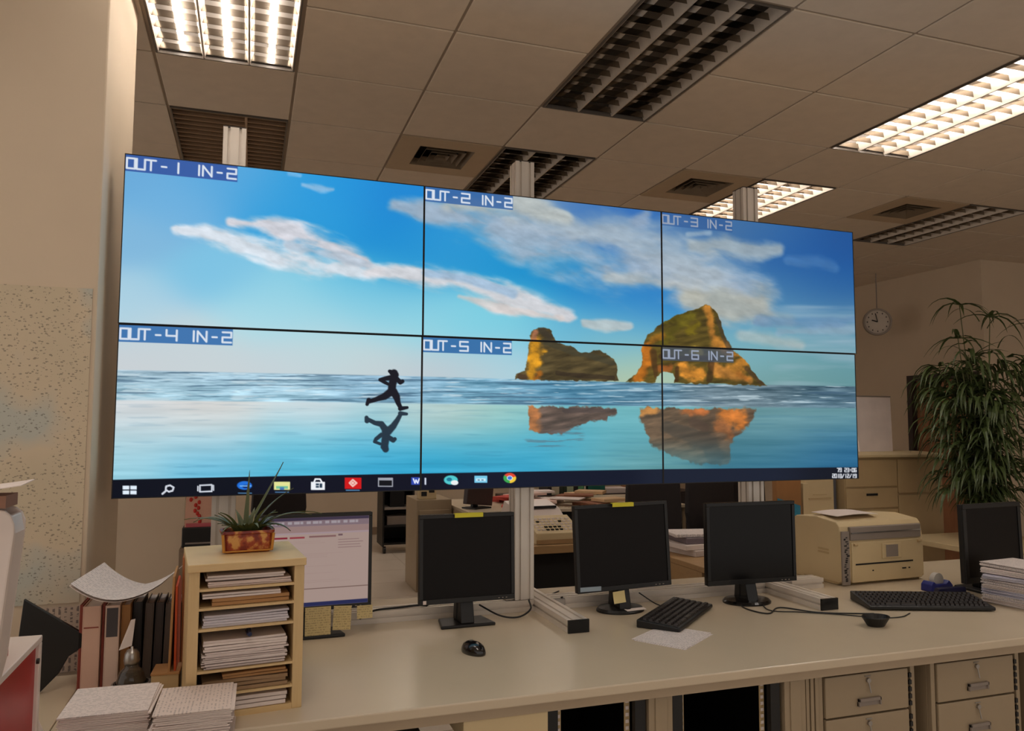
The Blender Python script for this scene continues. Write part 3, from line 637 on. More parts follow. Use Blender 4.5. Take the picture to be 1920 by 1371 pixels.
# --- units under the worktop
def pedestal(x0, x1, label, mat_, drawers):
    t = thing('file_cabinet', label, 'cabinet', (x0, 2.12, 0), 0, 'file cabinets under the worktop'); w = x1-x0
    MB().box(0, w, .018, .6, .0, .694).box(0, .018, 0, .018, 0, .694).box(w-.018, w, 0, .018, 0, .694).box(.018, w-.018, 0, .018, .682, .694).build('body', M_cab, t, bevel=.002)
    z = .678
    for k, h in enumerate(drawers):
        d = MB().box(.024, w-.034, -.006, .016, z-h+.006, z).build('drawer', M_cab, t, bevel=.003)
        c = (w-.01)/2; zc = z-h*.42
        hd = MB().box(c-.045, c+.045, -.018, -.008, zc-.03, zc-.02).box(c-.045, c-.04, -.018, -.0061, zc-.045, zc-.02).box(c+.04, c+.045, -.018, -.0061, zc-.045, zc-.02).box(c-.045, c+.045, -.012, -.0061, zc-.045, zc-.03)
        hd.build('handle', M_greyplast, d, bevel=.001)
        lk = MB().tube([(c, -.0061, zc+.035), (c, -.014, zc+.035)], .008, 12).tube([(c, -.012, zc+.03), (c+.004, -.016, zc-.004)], .0022, 6).tube([(c-.012, -.0075, zc+.048), (c+.012, -.0075, zc+.048)], .002, 6)
        lk.build('lock', M_steel, d)
        lt = MB()
        for q in range(5): lt.box(w-.031, w-.02, -.007, -.0001, z-h+.012+q*(h-.02)/5, z-h+.012+(q+.62)*(h-.02)/5)
        lt.build('latch_strip', M_black, d)
        z -= h
    return t
pedestal(1.765, 2.165, 'beige file cabinet with keyed drawers under the worktop, nearer the black rack', M_cab, [.135, .14, .19, .19])
pedestal(2.235, 2.645, 'beige file cabinet under the worktop at the lower right corner of the photo', M_cab, [.135, .14, .19, .19])
pedestal(2.72, 3.12, 'beige file cabinet under the worktop past the right edge of the photo', M_cab, [.135, .14, .19, .19])
def rack(x0, x1, label):
    t = thing('equipment_rack', label, 'rack', (x0, 2.11, 0), 0, 'equipment racks under the worktop'); w = x1-x0
    MB().box(.001, .035, 0, .02, 0, .694).box(w-.035, w-.001, 0, .02, 0, .694).box(.001, .012, .02, .7, 0, .694).box(w-.012, w-.001, .02, .7, 0, .694).box(.012, w-.012, .69, .7, 0, .694).box(.035, w-.035, 0, .7, 0, .02).build('frame', M_black, t)
    for xx in (.038, w-.056):
        r = MB().box(xx, xx+.018, .03, .032, .02, .69); r.build('rack_rail', M_creamd, t)
        hl = MB()
        for k in range(34): hl.box(xx+.004, xx+.014, .0275, .0299, .03+k*.0194, .04+k*.0194)
        hl.build('rail_holes', M_paper, t)
    MB().box(.06, w-.06, .09, .5, .02, .26).box(.06, w-.06, .12, .5, .29, .36).build('equipment', M_black, t, bevel=.004)
    MB().box(w*.42, w*.56, .0879, .0899, .18, .24).build('label_plate', M_greyplast, t)
rack(1.225, 1.61, 'open black equipment rack under the worktop, left of the beige file cabinets')
rack(.82, 1.135, 'open black equipment rack under the worktop, behind the white drawer front')
t = thing('support_panel', 'beige upright panel under the worktop between the two black racks', 'panel', (1.14, 2.10, 0), 0, 'upright panels under the worktop'); 
MB().box(0, .08, 0, .7, 0, .694).box(.02, .06, -.004, 0, 0, .69).build('panel', M_cab, t, bevel=.002)
dup(t, (1.62, 2.10, 0), 0, 'beige upright panel under the worktop between the right rack and the file cabinets')
t = thing('support_panel', 'ribbed beige panel beside the nearer file cabinet', 'panel', (1.71, 2.11, 0)); MB().box(0, .012, 0, .6, 0, .694).box(.018, .03, 0, .6, 0, .694).box(.036, .048, 0, .6, 0, .694).box(0, .048, .58, .6, 0, .694).build('panel', M_cab, t)
t = thing('hanging_cabinet', 'shallow cream drawer front hanging under the worktop at the bottom edge of the photo', 'cabinet', (.57, 2.085, .632)); MB().box(0, .245, 0, .3, 0, .062).build('front', M_cream, t, bevel=.002)
t = thing('computer_tower', 'black computer tower standing under the worktop left of the cream drawer', 'computer', (.30, 2.12, 0)); MB().box(0, .2, 0, .45, .15, .6).box(.01, .19, .01, .44, 0, .15).build('case', M_black, t, bevel=.004); MB().box(.02, .18, -.004, 0, .46, .5).build('drive_bay', M_glossblack, t)

# ================================================================ MONITORS
def monitor(label, x, y, rz, w, h, z0, tilt=0, roll=0, bez=.016, scr='dark', base='square', gloss=False, bx=0, group='desktop monitors on the worktop', deskz=.75, name='computer_monitor', bw=.2, bd=.17):
    """origin on the desk under the screen's centre; the screen faces -y; z0 = height of the housing's lower edge above the desk"""
    t = thing(name, label, 'monitor', (x, y, deskz), rz, group)
    m = M_glossblack if gloss else M_black
    def place(o): o.location = (0, 0, z0); o.rotation_euler = (tilt, roll, 0); return o
    H = MB().box(-w/2, w/2, .008, .03, 0, h).prism([(.03, .02), (.03, h-.02), (.055, h*.75), (.06, h*.3), (.05, .03)], 'x', -w*.36, w*.36)
    place(H.build('housing', m, t, bevel=.003))
    B = MB().box(-w/2, w/2, 0, .008, 0, bez*1.3).box(-w/2, w/2, 0, .008, h-bez, h).box(-w/2, -w/2+bez, 0, .008, bez*1.3, h-bez).box(w/2-bez, w/2, 0, .008, bez*1.3, h-bez)
    bz = place(B.build('bezel', m, t, bevel=.0015))
    MB().box(w*.36, w*.375, -.0012, 0, .006, .009).box(w*.40, w*.415, -.0012, 0, .006, .009).box(w*.32, w*.335, -.0012, 0, .006, .009).build('button', M_greyplast, bz)
    if scr == 'dark': place(MB().box(-w/2+bez, w/2-bez, .004, .008, bez*1.3, h-bez).build('screen', M_scrg if gloss else M_scr, t))
    N = MB().prism([(.06, -z0+.012), (.1, -z0+.012), (.075, h*.45), (.045, h*.45)], 'x', -.03+bx, .03+bx).prism([(.0, -z0+.012), (.1, -z0+.012), (.08, .0), (.03, .03)], 'x', -.026+bx, .026+bx)
    n = N.build('neck', m, t, bevel=.004); n.location = (0, 0, z0)
    if base == 'square': MB().prism([(-bw/2+bx, -.01), (bw/2+bx, -.01), (bw/2-.02+bx, bd-.02), (-bw/2+.02+bx, bd-.02)], 'z', 0, .012).build('base', m, t, bevel=.004)
    else: MB().lathe([(.0, 0), (1, 0), (1, .006), (.92, .014), (.4, .02), (0, .021)], 40, (bx, .05, 0), bw/2, bd/2).build('base', m, t, smooth=False)
    return t
m1 = monitor('computer monitor showing a pale document window, behind the pine paper rack', .225, 2.83, .02, .41, .335, .095, scr=None, bez=.012, bw=.26, bd=.12, bx=-.015)
m2 = monitor('matte black computer monitor with a square foot, left of the middle metal post', .784, 2.815, .02, .368, .322, .09, tilt=-.03, bez=.014, bw=.21, bd=.13)
m3 = monitor('dark computer monitor on a round foot, leaning slightly left, right of middle metal post', 1.437, 2.825, .02, .418, .338, .092, tilt=-.05, roll=-.022, bez=.014, base='round', bw=.2, bd=.16)
m4 = monitor('glossy black computer monitor in front of the right metal post', 2.01, 2.79, -.02, .43, .336, .086, tilt=-.01, bez=.015, base='round', gloss=True, bw=.21, bd=.17)
m5 = monitor('black computer monitor at the right edge of the photo, behind the paper stack', 3.195, 2.65, .08, .385, .345, .05, tilt=-.02, bez=.02, bw=.2)
# lit document picture on the first monitor
gx, gy = np.meshgrid(np.linspace(0, 1, 301), np.linspace(0, 1, 241)); c = np.ones(gx.shape+(3,))*np.array([196, 170, 160.])
c = over(c, sstep(.0, .35, gx)*0+sstep(.4, .0, gx)*.45, (216, 190, 168))
def r_(c, a, b, x, y, col, k=1): return over(c, sstep(-.003, .003, gx-a)*sstep(-.003, .003, x-gx)*sstep(-.003, .003, gy-b)*sstep(-.003, .003, y-gy)*k, col)
c = r_(c, 0, 0, 1, .035, (74, 62, 84)); c = r_(c, 0, .035, 1, .10, (150, 128, 136)); c = r_(c, 0, .1, 1, .17, (176, 146, 142)); c = r_(c, 0, .17, 1, .19, (190, 166, 170))
for k in range(16): c = r_(c, .05+k*.055, .045, .075+k*.055+.012*(k % 3), .075, (206, 198, 204), .7)
c = r_(c, .12, .215, .27, .235, (150, 40, 60)); c = r_(c, .29, .215, .42, .235, (170, 70, 80)); c = r_(c, .46, .21, .7, .23, (140, 96, 96), .8); c = r_(c, .72, .2, .76, .22, (110, 80, 90), .8)
rr = random.Random(3)
for k in range(26):
    y = .27+k*.02; x0 = .08
    if rr.random() < .5: c = r_(c, x0, y, x0+.1+rr.random()*.7, y+.004, (168, 136, 132), .35)
for k in range(4): c = r_(c, .72, .26+k*.03, .9+rr.random()*.05, .268+k*.03, (140, 106, 108), .6)
c = r_(c, 0, .80, 1, .808, (120, 92, 84)); c = r_(c, 0, .955, 1, 1, (46, 50, 96)); c = r_(c, .05, .965, .3, .985, (90, 96, 150))
s = colour_grid('screen', .41-.024, .335-.0276, 300, 240, c, screen_mat('lit_document_screen', .62, .4), m1, .004); s.location = (-.205+.012, 0, .095+.335-.012)
# notes, labels stuck on the monitors
def note(label, m, x, z, w, h, mt, name='sticky_note', curl=.004, cat='sticky note', yoff=-.0012, rz=0, group=None):
    """a thin paper slip on a monitor's front; x, z measured from the screen's centre foot in the monitor's frame"""
    M = Matrix.Translation(m.location) @ Euler((0, 0, m.rotation_euler.z)).to_matrix().to_4x4()
    p = M @ Vector((x, yoff, z)); mb = MB(); n = 5
    pts = [(-curl*(k/n)**2, -h*k/n) for k in range(n+1)]
    mb.prism([(a, b) for a, b in pts]+[(a-.0006, b) for a, b in pts[::-1]], 'x', -w/2, w/2)
    o = mb.build(name, mt); o.location = p; o.rotation_euler = (0, rz, m.rotation_euler.z); return tag(o, label, cat, group)
M_writ = paper_mat('handwritten_yellow_note', (206, 186, 134), (120, 100, 70), .008, .5, 'Z', .012, .5)
note('largest cream sticky note hanging under the lit document monitor, nearest the pine rack', m1, .05-.03, .108, .088, .10, M_writ, group='notes under the lit monitor')
note('middle cream sticky note hanging under the lit document monitor', m1, .105, .106, .062, .082, M_writ, group='notes under the lit monitor', rz=.05)
note('small cream sticky note at the lower right corner of the lit document monitor', m1, .182, .102, .055, .045, M_writ, group='notes under the lit monitor')
def strip(label, m, x, zt, w, d=.012):
    o = MB().box(-w/2, w/2, -.004, d, 0, .0035).box(-w/2, w/2, -.0045, -.003, -.012, .0035).build('sticky_strip', M_yellow); M = Matrix.Translation(m.location) @ Euler((0, 0, m.rotation_euler.z)).to_matrix().to_4x4()
    o.location = M @ Vector((x, .0, zt)); o.rotation_euler = (0, 0, m.rotation_euler.z); return tag(o, label, 'sticky note', 'yellow strips on monitor tops')
strip('yellow strip stuck on the top edge of the monitor left of the middle post', m2, -.0, .4125, .11)
strip('yellow strip stuck on the top edge of the leaning monitor right of the middle post', m3, -.012, .4305, .095)
note('tiny white sticker on the lower left corner of the monitor left of the middle post', m2, -.165, .106, .012, .013, M_paper, 'sticker', .0, 'sticker')
note('pale blue label strip on the lower left corner of the leaning monitor', m3, -.155, .112, .09, .017, mat('pale_blue_label', (150, 166, 178), .5), 'label_strip', .0, 'label')
note('cream sticky note on the neck of the leaning monitor', m3, -.035, .088, .052, .045, M_note, curl=.006, yoff=-.004, rz=-.08)
o = MB().box(-.045, .045, -.012, .012, 0, .001).build('label_strip', M_paper); o.location = (m3.location.x+.035, m3.location.y-.012, .7643); o.rotation_euler = (.12, 0, .1); tag(o, 'white printed label lying on the round foot of the leaning monitor', 'label')

# ================================================================ KEYBOARDS, MICE, CABLES
def keyboard(label, x, y, rz, w, d, tilt=.07, z=.75, h0=.018):
    t = thing('computer_keyboard', label, 'keyboard', (x, y, z), rz, 'black keyboards on the worktop')
    hb = h0+d*math.tan(tilt)
    MB().prism([(-d/2, .004), (-d/2, h0), (d/2, hb), (d/2, .0)], 'x', -w/2, w/2).build('case', M_black, t, bevel=.004)
    ks = MB(); nrow = 6; cw = .0192
    for r in range(nrow):
        yy = -d/2+.012+r*(d-.024)/nrow; zz = h0+(yy+d/2)*math.tan(tilt)
        x0 = -w/2+.012; k = 0
        while x0+.015 < w/2-.01:
            kw = .0155
            if r == 0 and 3 <= k <= 4: kw = .058
            if not ((r == 1 and x0 > w*.28 and x0 < w*.3)):
                ks.add([(x0, yy, zz), (x0+kw, yy, zz), (x0+kw, yy+.015, zz+.001), (x0, yy+.015, zz+.001), (x0+.002, yy+.002, zz+.008), (x0+kw-.002, yy+.002, zz+.008), (x0+kw-.002, yy+.013, zz+.009), (x0+.002, yy+.013, zz+.009)],
                       [(4,5,6,7),(0,1,5,4),(1,2,6,5),(2,3,7,6),(3,0,4,7)])
            x0 += kw+.0037; k += 1
    ks.build('keys', mat('worn_black_keycaps', (40, 34, 33), .38, var=.12, scale=40), t)
    MB().tube([(-w/2+.04, d/2-.02, .0), (-w/2+.04, d/2-.02, .008)], .006, 8).tube([(w/2-.04, d/2-.02, .0), (w/2-.04, d/2-.02, .008)], .006, 8).build('foot', M_black, t)
    return t
keyboard('black keyboard lying askew on a sheet of print, right of the middle metal foot', 1.59, 2.70, .73, .44, .165)
keyboard('wide black keyboard below the beige printer', 2.66, 2.56, -.36, .50, .20, .10)
M_mouse = mat('shiny_black_mouse', (16, 14, 15), .18, var=.05, coat=.4)
t = thing('computer_mouse', 'shiny black mouse on the open worktop left of the middle metal foot', 'mouse', (.715, 2.50, .75), .35)
vs = []; nn = 20
prf = [(1, .0), (1.03, .006), (.98, .016), (.85, .026), (.6, .033), (.3, .0365), (0, .0375)]
MB().lathe(prf, 28, (0, 0, 0), .031, .052).build('body', M_mouse, t, smooth=True)
MB().tube([(0, -.03, .029), (0, -.018, .0345)], .0045, 10).build('scroll_wheel', M_greyplast, t)
MB().box(-.0008, .0008, -.048, -.005, .02, .0345).build('button_seam', M_dark, t)
MB().lathe([(0, .0), (.006, .0), (.006, .0015), (0, .002)], 14, (.0, .012, .0365)).build('logo_plate', M_steel, t)
t = thing('desk_dish', 'small black flared dish in front of the wide keyboard', 'dish', (2.235, 2.36, .75))
MB().lathe([(0, 0), (.032, 0), (.036, .004), (.056, .034), (.053, .036), (.034, .012), (0, .010)], 28, sy=.75).build('bowl', M_black, t)
def cable(label, pts, r=.0028, m=None, group='black cables on the worktop'):
    o = MB().tube(curve_pts(pts, 8), r, 8).build('cable', m or M_black, smooth=True); return tag(o, label, 'cable', group)
z = .7535
cable('black cable looping forward from the glossy monitor foot past the right metal foot', [(2.03, 2.93, z), (1.93, 2.75, z), (1.96, 2.63, z), (2.07, 2.70, z), (2.16, 2.585, z), (2.30, 2.52, z), (2.36, 2.50, z)])
cable('thinner black cable beside the first, ending at the wide keyboard', [(2.1, 2.87, z), (2.0, 2.68, z), (2.10, 2.61, z), (2.22, 2.53, z), (2.33, 2.44, z), (2.42, 2.425, z), (2.50, 2.46, z)], .0022)
cable('black cable sagging behind the monitor left of the middle post', [(.86, 2.93, .80), (.93, 2.88, .765), (1.0, 2.87, .757), (1.06, 2.9, .775), (1.07, 2.945, .80)], .0035)
cable('black cable along the rail right of the lit document monitor', [(.40, 2.90, .79), (.46, 2.965, .799), (.56, 2.985, .7995), (.66, 2.99, .7995), (.70, 3.06, .76)], .004)
cable('black cable from the leaning monitor to the askew keyboard', [(1.55, 2.93, .80), (1.62, 2.90, z), (1.66, 2.84, z), (1.69, 2.84, z)], .0025)
cable('black cable from under the leaning monitor to the rail', [(1.22, 2.96, .798), (1.2, 3.08, .754), (1.26, 3.2, .753), (1.33, 3.27, .753)], .003)
# papers under the askew keyboard
def sheets(label, x, y, rz, w, d, n, z, m, th=.0006, jit=.004, name='paper_sheet', curl=0, cat='paper', group=None):
    """n sheets lying on z; each one slightly turned, joined as one loose pile"""
    mb = MB(); r2 = random.Random(hash((round(x*997), round(y*991))) & 0xffff)
    for k in range(n):
        a = (r2.random()-.5)*jit*8; ox = (r2.random()-.5)*jit*2; oy = (r2.random()-.5)*jit*2; ca, sa = math.cos(a), math.sin(a)
        def fn(u, v, k=k, ca=ca, sa=sa, ox=ox, oy=oy):
            px, py = (u-.5)*w, (v-.5)*d; return (px*ca-py*sa+ox, px*sa+py*ca+oy, th*(k+1)*1.02+curl*((abs(u-.5)*2)**3)*(k+1)/n)
        mb.sheet(fn, 6 if curl else 2, 1, th)
    o = mb.build(name, m); o.location = (x, y, z); o.rotation_euler = (0, 0, rz); return tag(o, label, cat, group)
sheets('printed sheets half under the askew keyboard', 1.43, 2.46, .62, .24, .19, 3, .7503, M_print, .0008, .008)

# ================================================================ PRINTER AND RIGHT END
t = thing('laser_printer', 'big cream laser printer on the worktop right of the glossy monitor', 'printer', (2.625, 2.97, .75), .035)
w, h, d = .51, .305, .36
body = MB().prism([(.03, .0), (.0, .02), (.0, .19), (.012, .27), (.03, .29), (.16, .305), (.30, .295), (d, .26), (d, 0)], 'x', .0, w).build('body', M_cream, t, bevel=.006)
MB().box(.052, w-.02, -.006, .02, .205, .268).build('top_tray_cover', M_greyplast, t, bevel=.004)
MB().box(.055, w-.023, -.010, -.004, .238, .243).build('tray_ridge', M_steel, t)
MB().box(.055, w-.022, -.008, .004, .012, .198).build('front_door', M_cream, t, bevel=.004)
MB().box(.0, .045, -.006, .004, .004, .25).build('side_strip', M_greyplast, t, bevel=.002)
st_ = MB(); r3 = random.Random(11)
for k in range(22): zz = .02+k*.0095; xx = .008+r3.random()*.018; st_.box(xx, xx+.008+r3.random()*.008, -.0072, -.0062, zz, zz+.004+r3.random()*.004)
st_.build('vent_slots', M_black, t)
MB().box(.235, .355, -.013, -.0081, .115, .185).build('panel_frame', M_cream, t, bevel=.003)
MB().box(.258, .332, -.0145, -.0131, .122, .178).build('display_panel', M_greyplast, t)
MB().box(.075, .43, -.0095, -.0081, .092, .099).build('paper_slot', M_dark, t)
MB().box(.175, .183, -.0095, -.0081, .06, .066).box(.36, .385, -.0095, -.0081, .06, .066).box(.40, .41, -.0095, -.0081, .06, .066).build('button', M_dark, t)
for q in (.065, w-.05): MB().tube([(q, -.012, .187), (q+.02, -.012, .187)], .006, 10).build('hinge', M_creamd, t)
MB().box(-.0015, 0, .08, .15, .15, .16).box(-.0015, 0, .08, .15, .135, .145).box(-.0015, 0, .02, .25, .008, .014).build('side_grille', M_creamd, t)
o = MB().sheet(lambda u, v: ((u-.5)*.27+.03*(v-.5), (v-.5)*.19, .006*math.sin(u*3.1)), 8, 2, .002).build('paper_sheet', M_paper); o.location = (2.80, 3.14, 1.063); o.rotation_euler = (0, 0, .1); tag(o, 'white sheets lying on top of the cream laser printer', 'paper')
t = thing('tape_dispenser', 'blue tape dispenser right of the cream laser printer', 'tape dispenser', (2.98, 2.775, .75), .1)
MB().prism([(-.07, 0), (.07, 0), (.075, .02), (.05, .045), (.03, .03), (-.03, .03), (-.05, .045), (-.068, .03)], 'y', -.028, .028).build('base', M_blue, t, bevel=.004)
MB().tube([(0, -.012, .045), (0, .012, .045)], .032, 24).build('tape_roll', mat('clear_tape_roll', (196, 190, 180), .3), t)
t = thing('stapler', 'dark blue stapler beside the tape dispenser, by the right edge monitor', 'stapler', (2.93, 2.66, .75), -.2)
MB().box(-.07, .07, -.018, .018, 0, .008).prism([(-.07, .012), (.07, .018), (.065, .04), (-.06, .034)], 'y', -.015, .015).build('body', mat('dark_blue_stapler', (20, 24, 60), .3), t, bevel=.002)
# tall stack of print-outs by the right edge, each bundle a thing
z = .75; r4 = random.Random(9)
names = ['lowest', 'second', 'third', 'fourth', 'fifth', 'sixth', 'seventh', 'topmost']
for k in range(8):
    th = [.022, .018, .026, .016, .022, .018, .024, .02][k]
    rz = (r4.random()-.5)*.25+.2; ox = (r4.random()-.5)*.02
    mb = MB(); ns_ = 6; sh_ = (th-.001)/ns_
    for q in range(ns_):
        a = (r4.random()-.5)*.09; ca, sa = math.cos(a), math.sin(a); qx = (r4.random()-.5)*.012
        mb.prism([(px*ca-py*sa+qx, px*sa+py*ca) for px, py in ((-.11, -.15), (.11, -.15), (.11, .15), (-.11, .15))], 'z', q*sh_, (q+.8)*sh_)
    o = mb.build('paper_bundle', [M_paper, MATS['printed_paper'], mat('bluish_white_paper', (200, 196, 208), .8)][k % 3]); o.location = (3.105+ox, 2.41+ox, z+.0003); o.rotation_euler = (0, 0, rz); z += th
    tag(o, names[k]+' paper bundle of the stack at the right edge of the photo', 'paper', 'paper bundles stacked at the right edge')

# ================================================================ PINE PAPER RACK
SX, SY, SA = -.134, 2.145, .1
t = thing('paper_rack', 'pine paper rack with seven shelves holding documents, left end of the worktop', 'rack', (SX, SY, .75), SA)
w, d, h = .286, .315, .39
MB().box(-.004, w+.004, -.006, d, h-.02, h).build('top_board', M_pine, t, bevel=.002)
for x in (0, w-.026): MB().box(x, x+.026, 0, d-.004, .0, h-.02).build('side_panel', M_pinev, t, bevel=.0015)
MB().box(.026, w-.026, d-.01, d-.004, .0, h-.02).build('back_panel', M_pine, t)
SH = [.012, .062, .122, .2255, .278, .326]
MB().box(.026, w-.026, 0, d-.01, 0, .014).build('bottom_board', M_pine, t)
for z in SH[1:]:
    MB().box(.026, w-.026, .0, d-.01, z-.006, z).build('shelf', M_pine, t)
Rk = Matrix.Translation((SX, SY, .75)) @ Euler((0, 0, SA)).to_matrix().to_4x4()
def in_rack(label, z, th, m, x0=.034, x1=.25, n=4, jit=.006, name='paper_bundle', y0=.006, wav=.004, group='papers in the pine rack'):
    """a loose bundle of thin sheets whose front edges fan a little; wavy like handled paper"""
    mb = MB(); r = random.Random(int(z*1e4)+n); s = th/n
    for k in range(n):
        a = x0+(r.random())*jit; b = x1-(r.random())*jit; f = y0+r.random()*jit; ph = r.random()*6; am = wav*(r.random()*.8+.2)*(k/n)
        def fn(u, v, a=a, b=b, f=f, ph=ph, am=am, k=k): return (a+(b-a)*u, f+(.28-f)*v, s*(k+1)+am*(math.sin(u*4+ph)*.5+.5)*(1-v))
        mb.sheet(fn, 8, 1, s*.86)
    o = mb.build(name, m); o.matrix_world = Rk @ Matrix.Translation((0, 0, z+.0003)); return tag(o, label, 'papers', group)
in_rack('white papers on the bottom shelf of the pine rack', .014, .03, M_paper, n=3)
in_rack('kraft folders on the second shelf from the bottom of the pine rack', .062, .028, mat('dull_kraft_card', (150, 120, 88), .8, var=.1), n=3)
in_rack('brown envelope lying on the kraft folders in the pine rack', .0925, .013, M_kraft, .085, .25, 2)
in_rack('thick stack of dog-eared white papers in the tall slot of the pine rack', .122, .042, mat('handled_white_paper', (214, 200, 194), .85, var=.08), n=12, jit=.014, wav=.003, y0=-.004)
in_rack('white documents on top of the thick stack in the pine rack', .1655, .026, M_paper, .036, .25, n=4, jit=.008, wav=.005)
in_rack('grey-white documents on the third shelf from the top of the pine rack', .2255, .030, mat('cool_white_paper', (206, 200, 206), .8, var=.05), n=5)
in_rack('orange-brown envelope on the second shelf from the top of the pine rack', .278, .020, M_kraft, .055, .252, 2)
in_rack('white papers tucked over the orange-brown envelope in the pine rack', .2985, .012, M_paper, .034, .23, 2)
in_rack('white papers on the top shelf of the pine rack, upper bundle', .343, .012, M_paper, .04, .24, 2)
in_rack('white papers on the top shelf of the pine rack, lower bundle', .326, .0135, mat('pinkish_white_paper', (216, 196, 186), .8, var=.05), .045, .256, 3)
o = MB().tube([(0, -.02, 0), (.003, .07, .006)], .0055, 10).box(-.0075, -.005, -.02, .025, -.001, .003).build('pen', mat('dark_blue_pen', (18, 34, 70), .25)); o.matrix_world = Rk @ Matrix.Translation((.15, .015, .2036)); tag(o, 'dark blue pen lying on the white documents in the pine rack', 'pen')
# ---- potted plant on the rack
t = thing('potted_plant', 'spiky plant in a red-orange pot on top of the pine rack', 'plant', (.002, 2.335, 1.1405), .1)
def potmat():
    m = bpy.data.materials.new('red_glazed_pot'); m.use_nodes = True; nt = m.node_tree; N = nt.nodes; L = nt.links; p = N['Principled BSDF']
    tc = N.new('ShaderNodeTexCoord'); n = N.new('ShaderNodeTexNoise'); n.inputs['Scale'].default_value = 42; n.inputs['Detail'].default_value = 4; cr = N.new('ShaderNodeValToRGB'); e = cr.color_ramp.elements
    e[0].position = .4; e[0].color = srgb(120, 34, 18); e[1].position = .62; e[1].color = srgb(206, 150, 78); x = e.new(.52); x.color = srgb(160, 66, 26)
    L.new(tc.outputs['Object'], n.inputs[0]); L.new(n.outputs[0], cr.inputs[0]); L.new(cr.outputs[0], p.inputs['Base Color']); p.inputs['Roughness'].default_value = .3; return m
pp = []
def rrect(w, d, r, z, n=5):
    out = []
    for cx, cy, a0 in ((w/2-r, d/2-r, 0), (-w/2+r, d/2-r, PI/2), (-w/2+r, -d/2+r, PI), (w/2-r, -d/2+r, 1.5*PI)):
        for k in range(n+1): a = a0+PI/2*k/n; out.append((cx+r*math.cos(a), cy+r*math.sin(a), z))
    return out
def loft(rings):
    n = len(rings[0]); vs = [p for r in rings for p in r]; fs = [(i*n+k, i*n+(k+1) % n, (i+1)*n+(k+1) % n, (i+1)*n+k) for i in range(len(rings)-1) for k in range(n)]
    fs.append(tuple(range(n))[::-1]); fs.append(tuple((len(rings)-1)*n+k for k in range(n))); return MB().add(vs, fs)
pot = loft([rrect(.118, .074, .01, 0), rrect(.124, .08, .012, .006), rrect(.134, .086, .014, .05), rrect(.142, .094, .014, .053), rrect(.142, .094, .014, .060), rrect(.126, .078, .012, .060), rrect(.122, .074, .012, .050)]).build('pot', potmat(), t)
tr = MB()
for sx in (-1, 1): tr.tube([(sx*.063, -.042, .004), (sx*.067, -.045, .052)], .004, 8)
tr.tube([(-.062, -.042, .005), (.062, -.042, .005)], .0025, 8); tr.build('pot_trim', mat('gilded_trim', (200, 140, 60), .35, .3), pot)
MB().add([(x, y, .051) for x, y, _ in rrect(.12, .072, .012, 0)], [tuple(range(24))]).build('soil', mat('dark_soil', (40, 28, 20), .9, var=.3, scale=90), t)
def blade(mb, root, az, ln, up, w, droop, twist=0, n=9, th=.0016):
    """tapering curved leaf with a V section"""
    p = Vector(root); d = Vector((math.cos(az)*math.cos(up), math.sin(az)*math.cos(up), math.sin(up))); vs = []; fs = []
    for k in range(n+1):
        u = k/n; ww = w*(1-u)**.8*(.75+.25*math.sin(min(1, u*3)*PI/2)) if k < n else .0004
        s = d.cross(Vector((0, 0, 1))); s = s.normalized() if s.length > 1e-4 else Vector((1, 0, 0)); q = s.cross(d).normalized()
        a = twist*u; s2 = s*math.cos(a)+q*math.sin(a); q2 = q*math.cos(a)-s*math.sin(a)
        vs += [p-s2*ww+q2*ww*.35, p-q2*th, p+s2*ww+q2*ww*.35, p+q2*th*.6]
        p = p+d*(ln/n); d = (d+Vector((0, 0, -droop/n))).normalized()
    for k in range(n):
        for e in range(4): fs.append((k*4+e, k*4+(e+1) % 4, (k+1)*4+(e+1) % 4, (k+1)*4+e))
    fs.append((0, 1, 2, 3)[::-1]); fs.append(tuple(n*4+e for e in range(4))); mb.add(vs, fs)
M_leafd = mat('aloe_leaf_green', (78, 84, 44), .45, var=.14, scale=20)
lf = MB()
blade(lf, (.0, .0, .055), .25, .215, 1.05, .014, -.15, 0); blade(lf, (-.004, .0, .055), 1.2, .17, 1.42, .009, .0, 0); blade(lf, (-.02, .0, .055), 3.0, .155, .62, .008, .9, .3); blade(lf, (.02, 0, .055), .02, .2, .62, .0085, 1.0, .3)
blade(lf, (.03, .0, .055), -.15, .16, .75, .008, 1.2, -.3); blade(lf, (.01, .01, .055), .45, .18, .9, .009, .7, .4); blade(lf, (-.03, 0, .055), 3.3, .13, .9, .009, 1.6, .4)
for k in range(26):
    az = k*2.4+.3; blade(lf, (math.cos(az)*.028, math.sin(az)*.018, .05), az, .06+.045*RNG.random(), .75+.5*RNG.random(), .0125, .8+RNG.random()*1.2, .6*(RNG.random()-.5))
lf.build('leaves', M_leafd, t, smooth=False)
wl = MB(); blade(wl, (.012, -.02, .052), -1.3, .055, 1.35, .004, .3, .3); wl.build('pale_shoot', mat('pale_shoot_green', (196, 180, 140), .5), t)['label'] = 'pale cream shoot'
t = None

# ================================================================ LEFT-HAND CLUTTER
# map pinned on the pillar
o = MB().box(-1.0, -.474, 2.6855, 2.6885, .955, 1.915).build('wall_map', map_mat()); tag(o, 'large cream wall map dotted with place marks, fixed on the pillar', 'map')
ns = MB().box(-.60, -.466, 2.6845, 2.6852, .752, .945).build('notice_sheet', paper_mat('handwritten_notice_print', (188, 168, 150), (60, 52, 60), .016, .5, 'X', .02, .7)); tag(ns, 'sheet with handwritten columns hanging on the pillar below the map', 'paper')
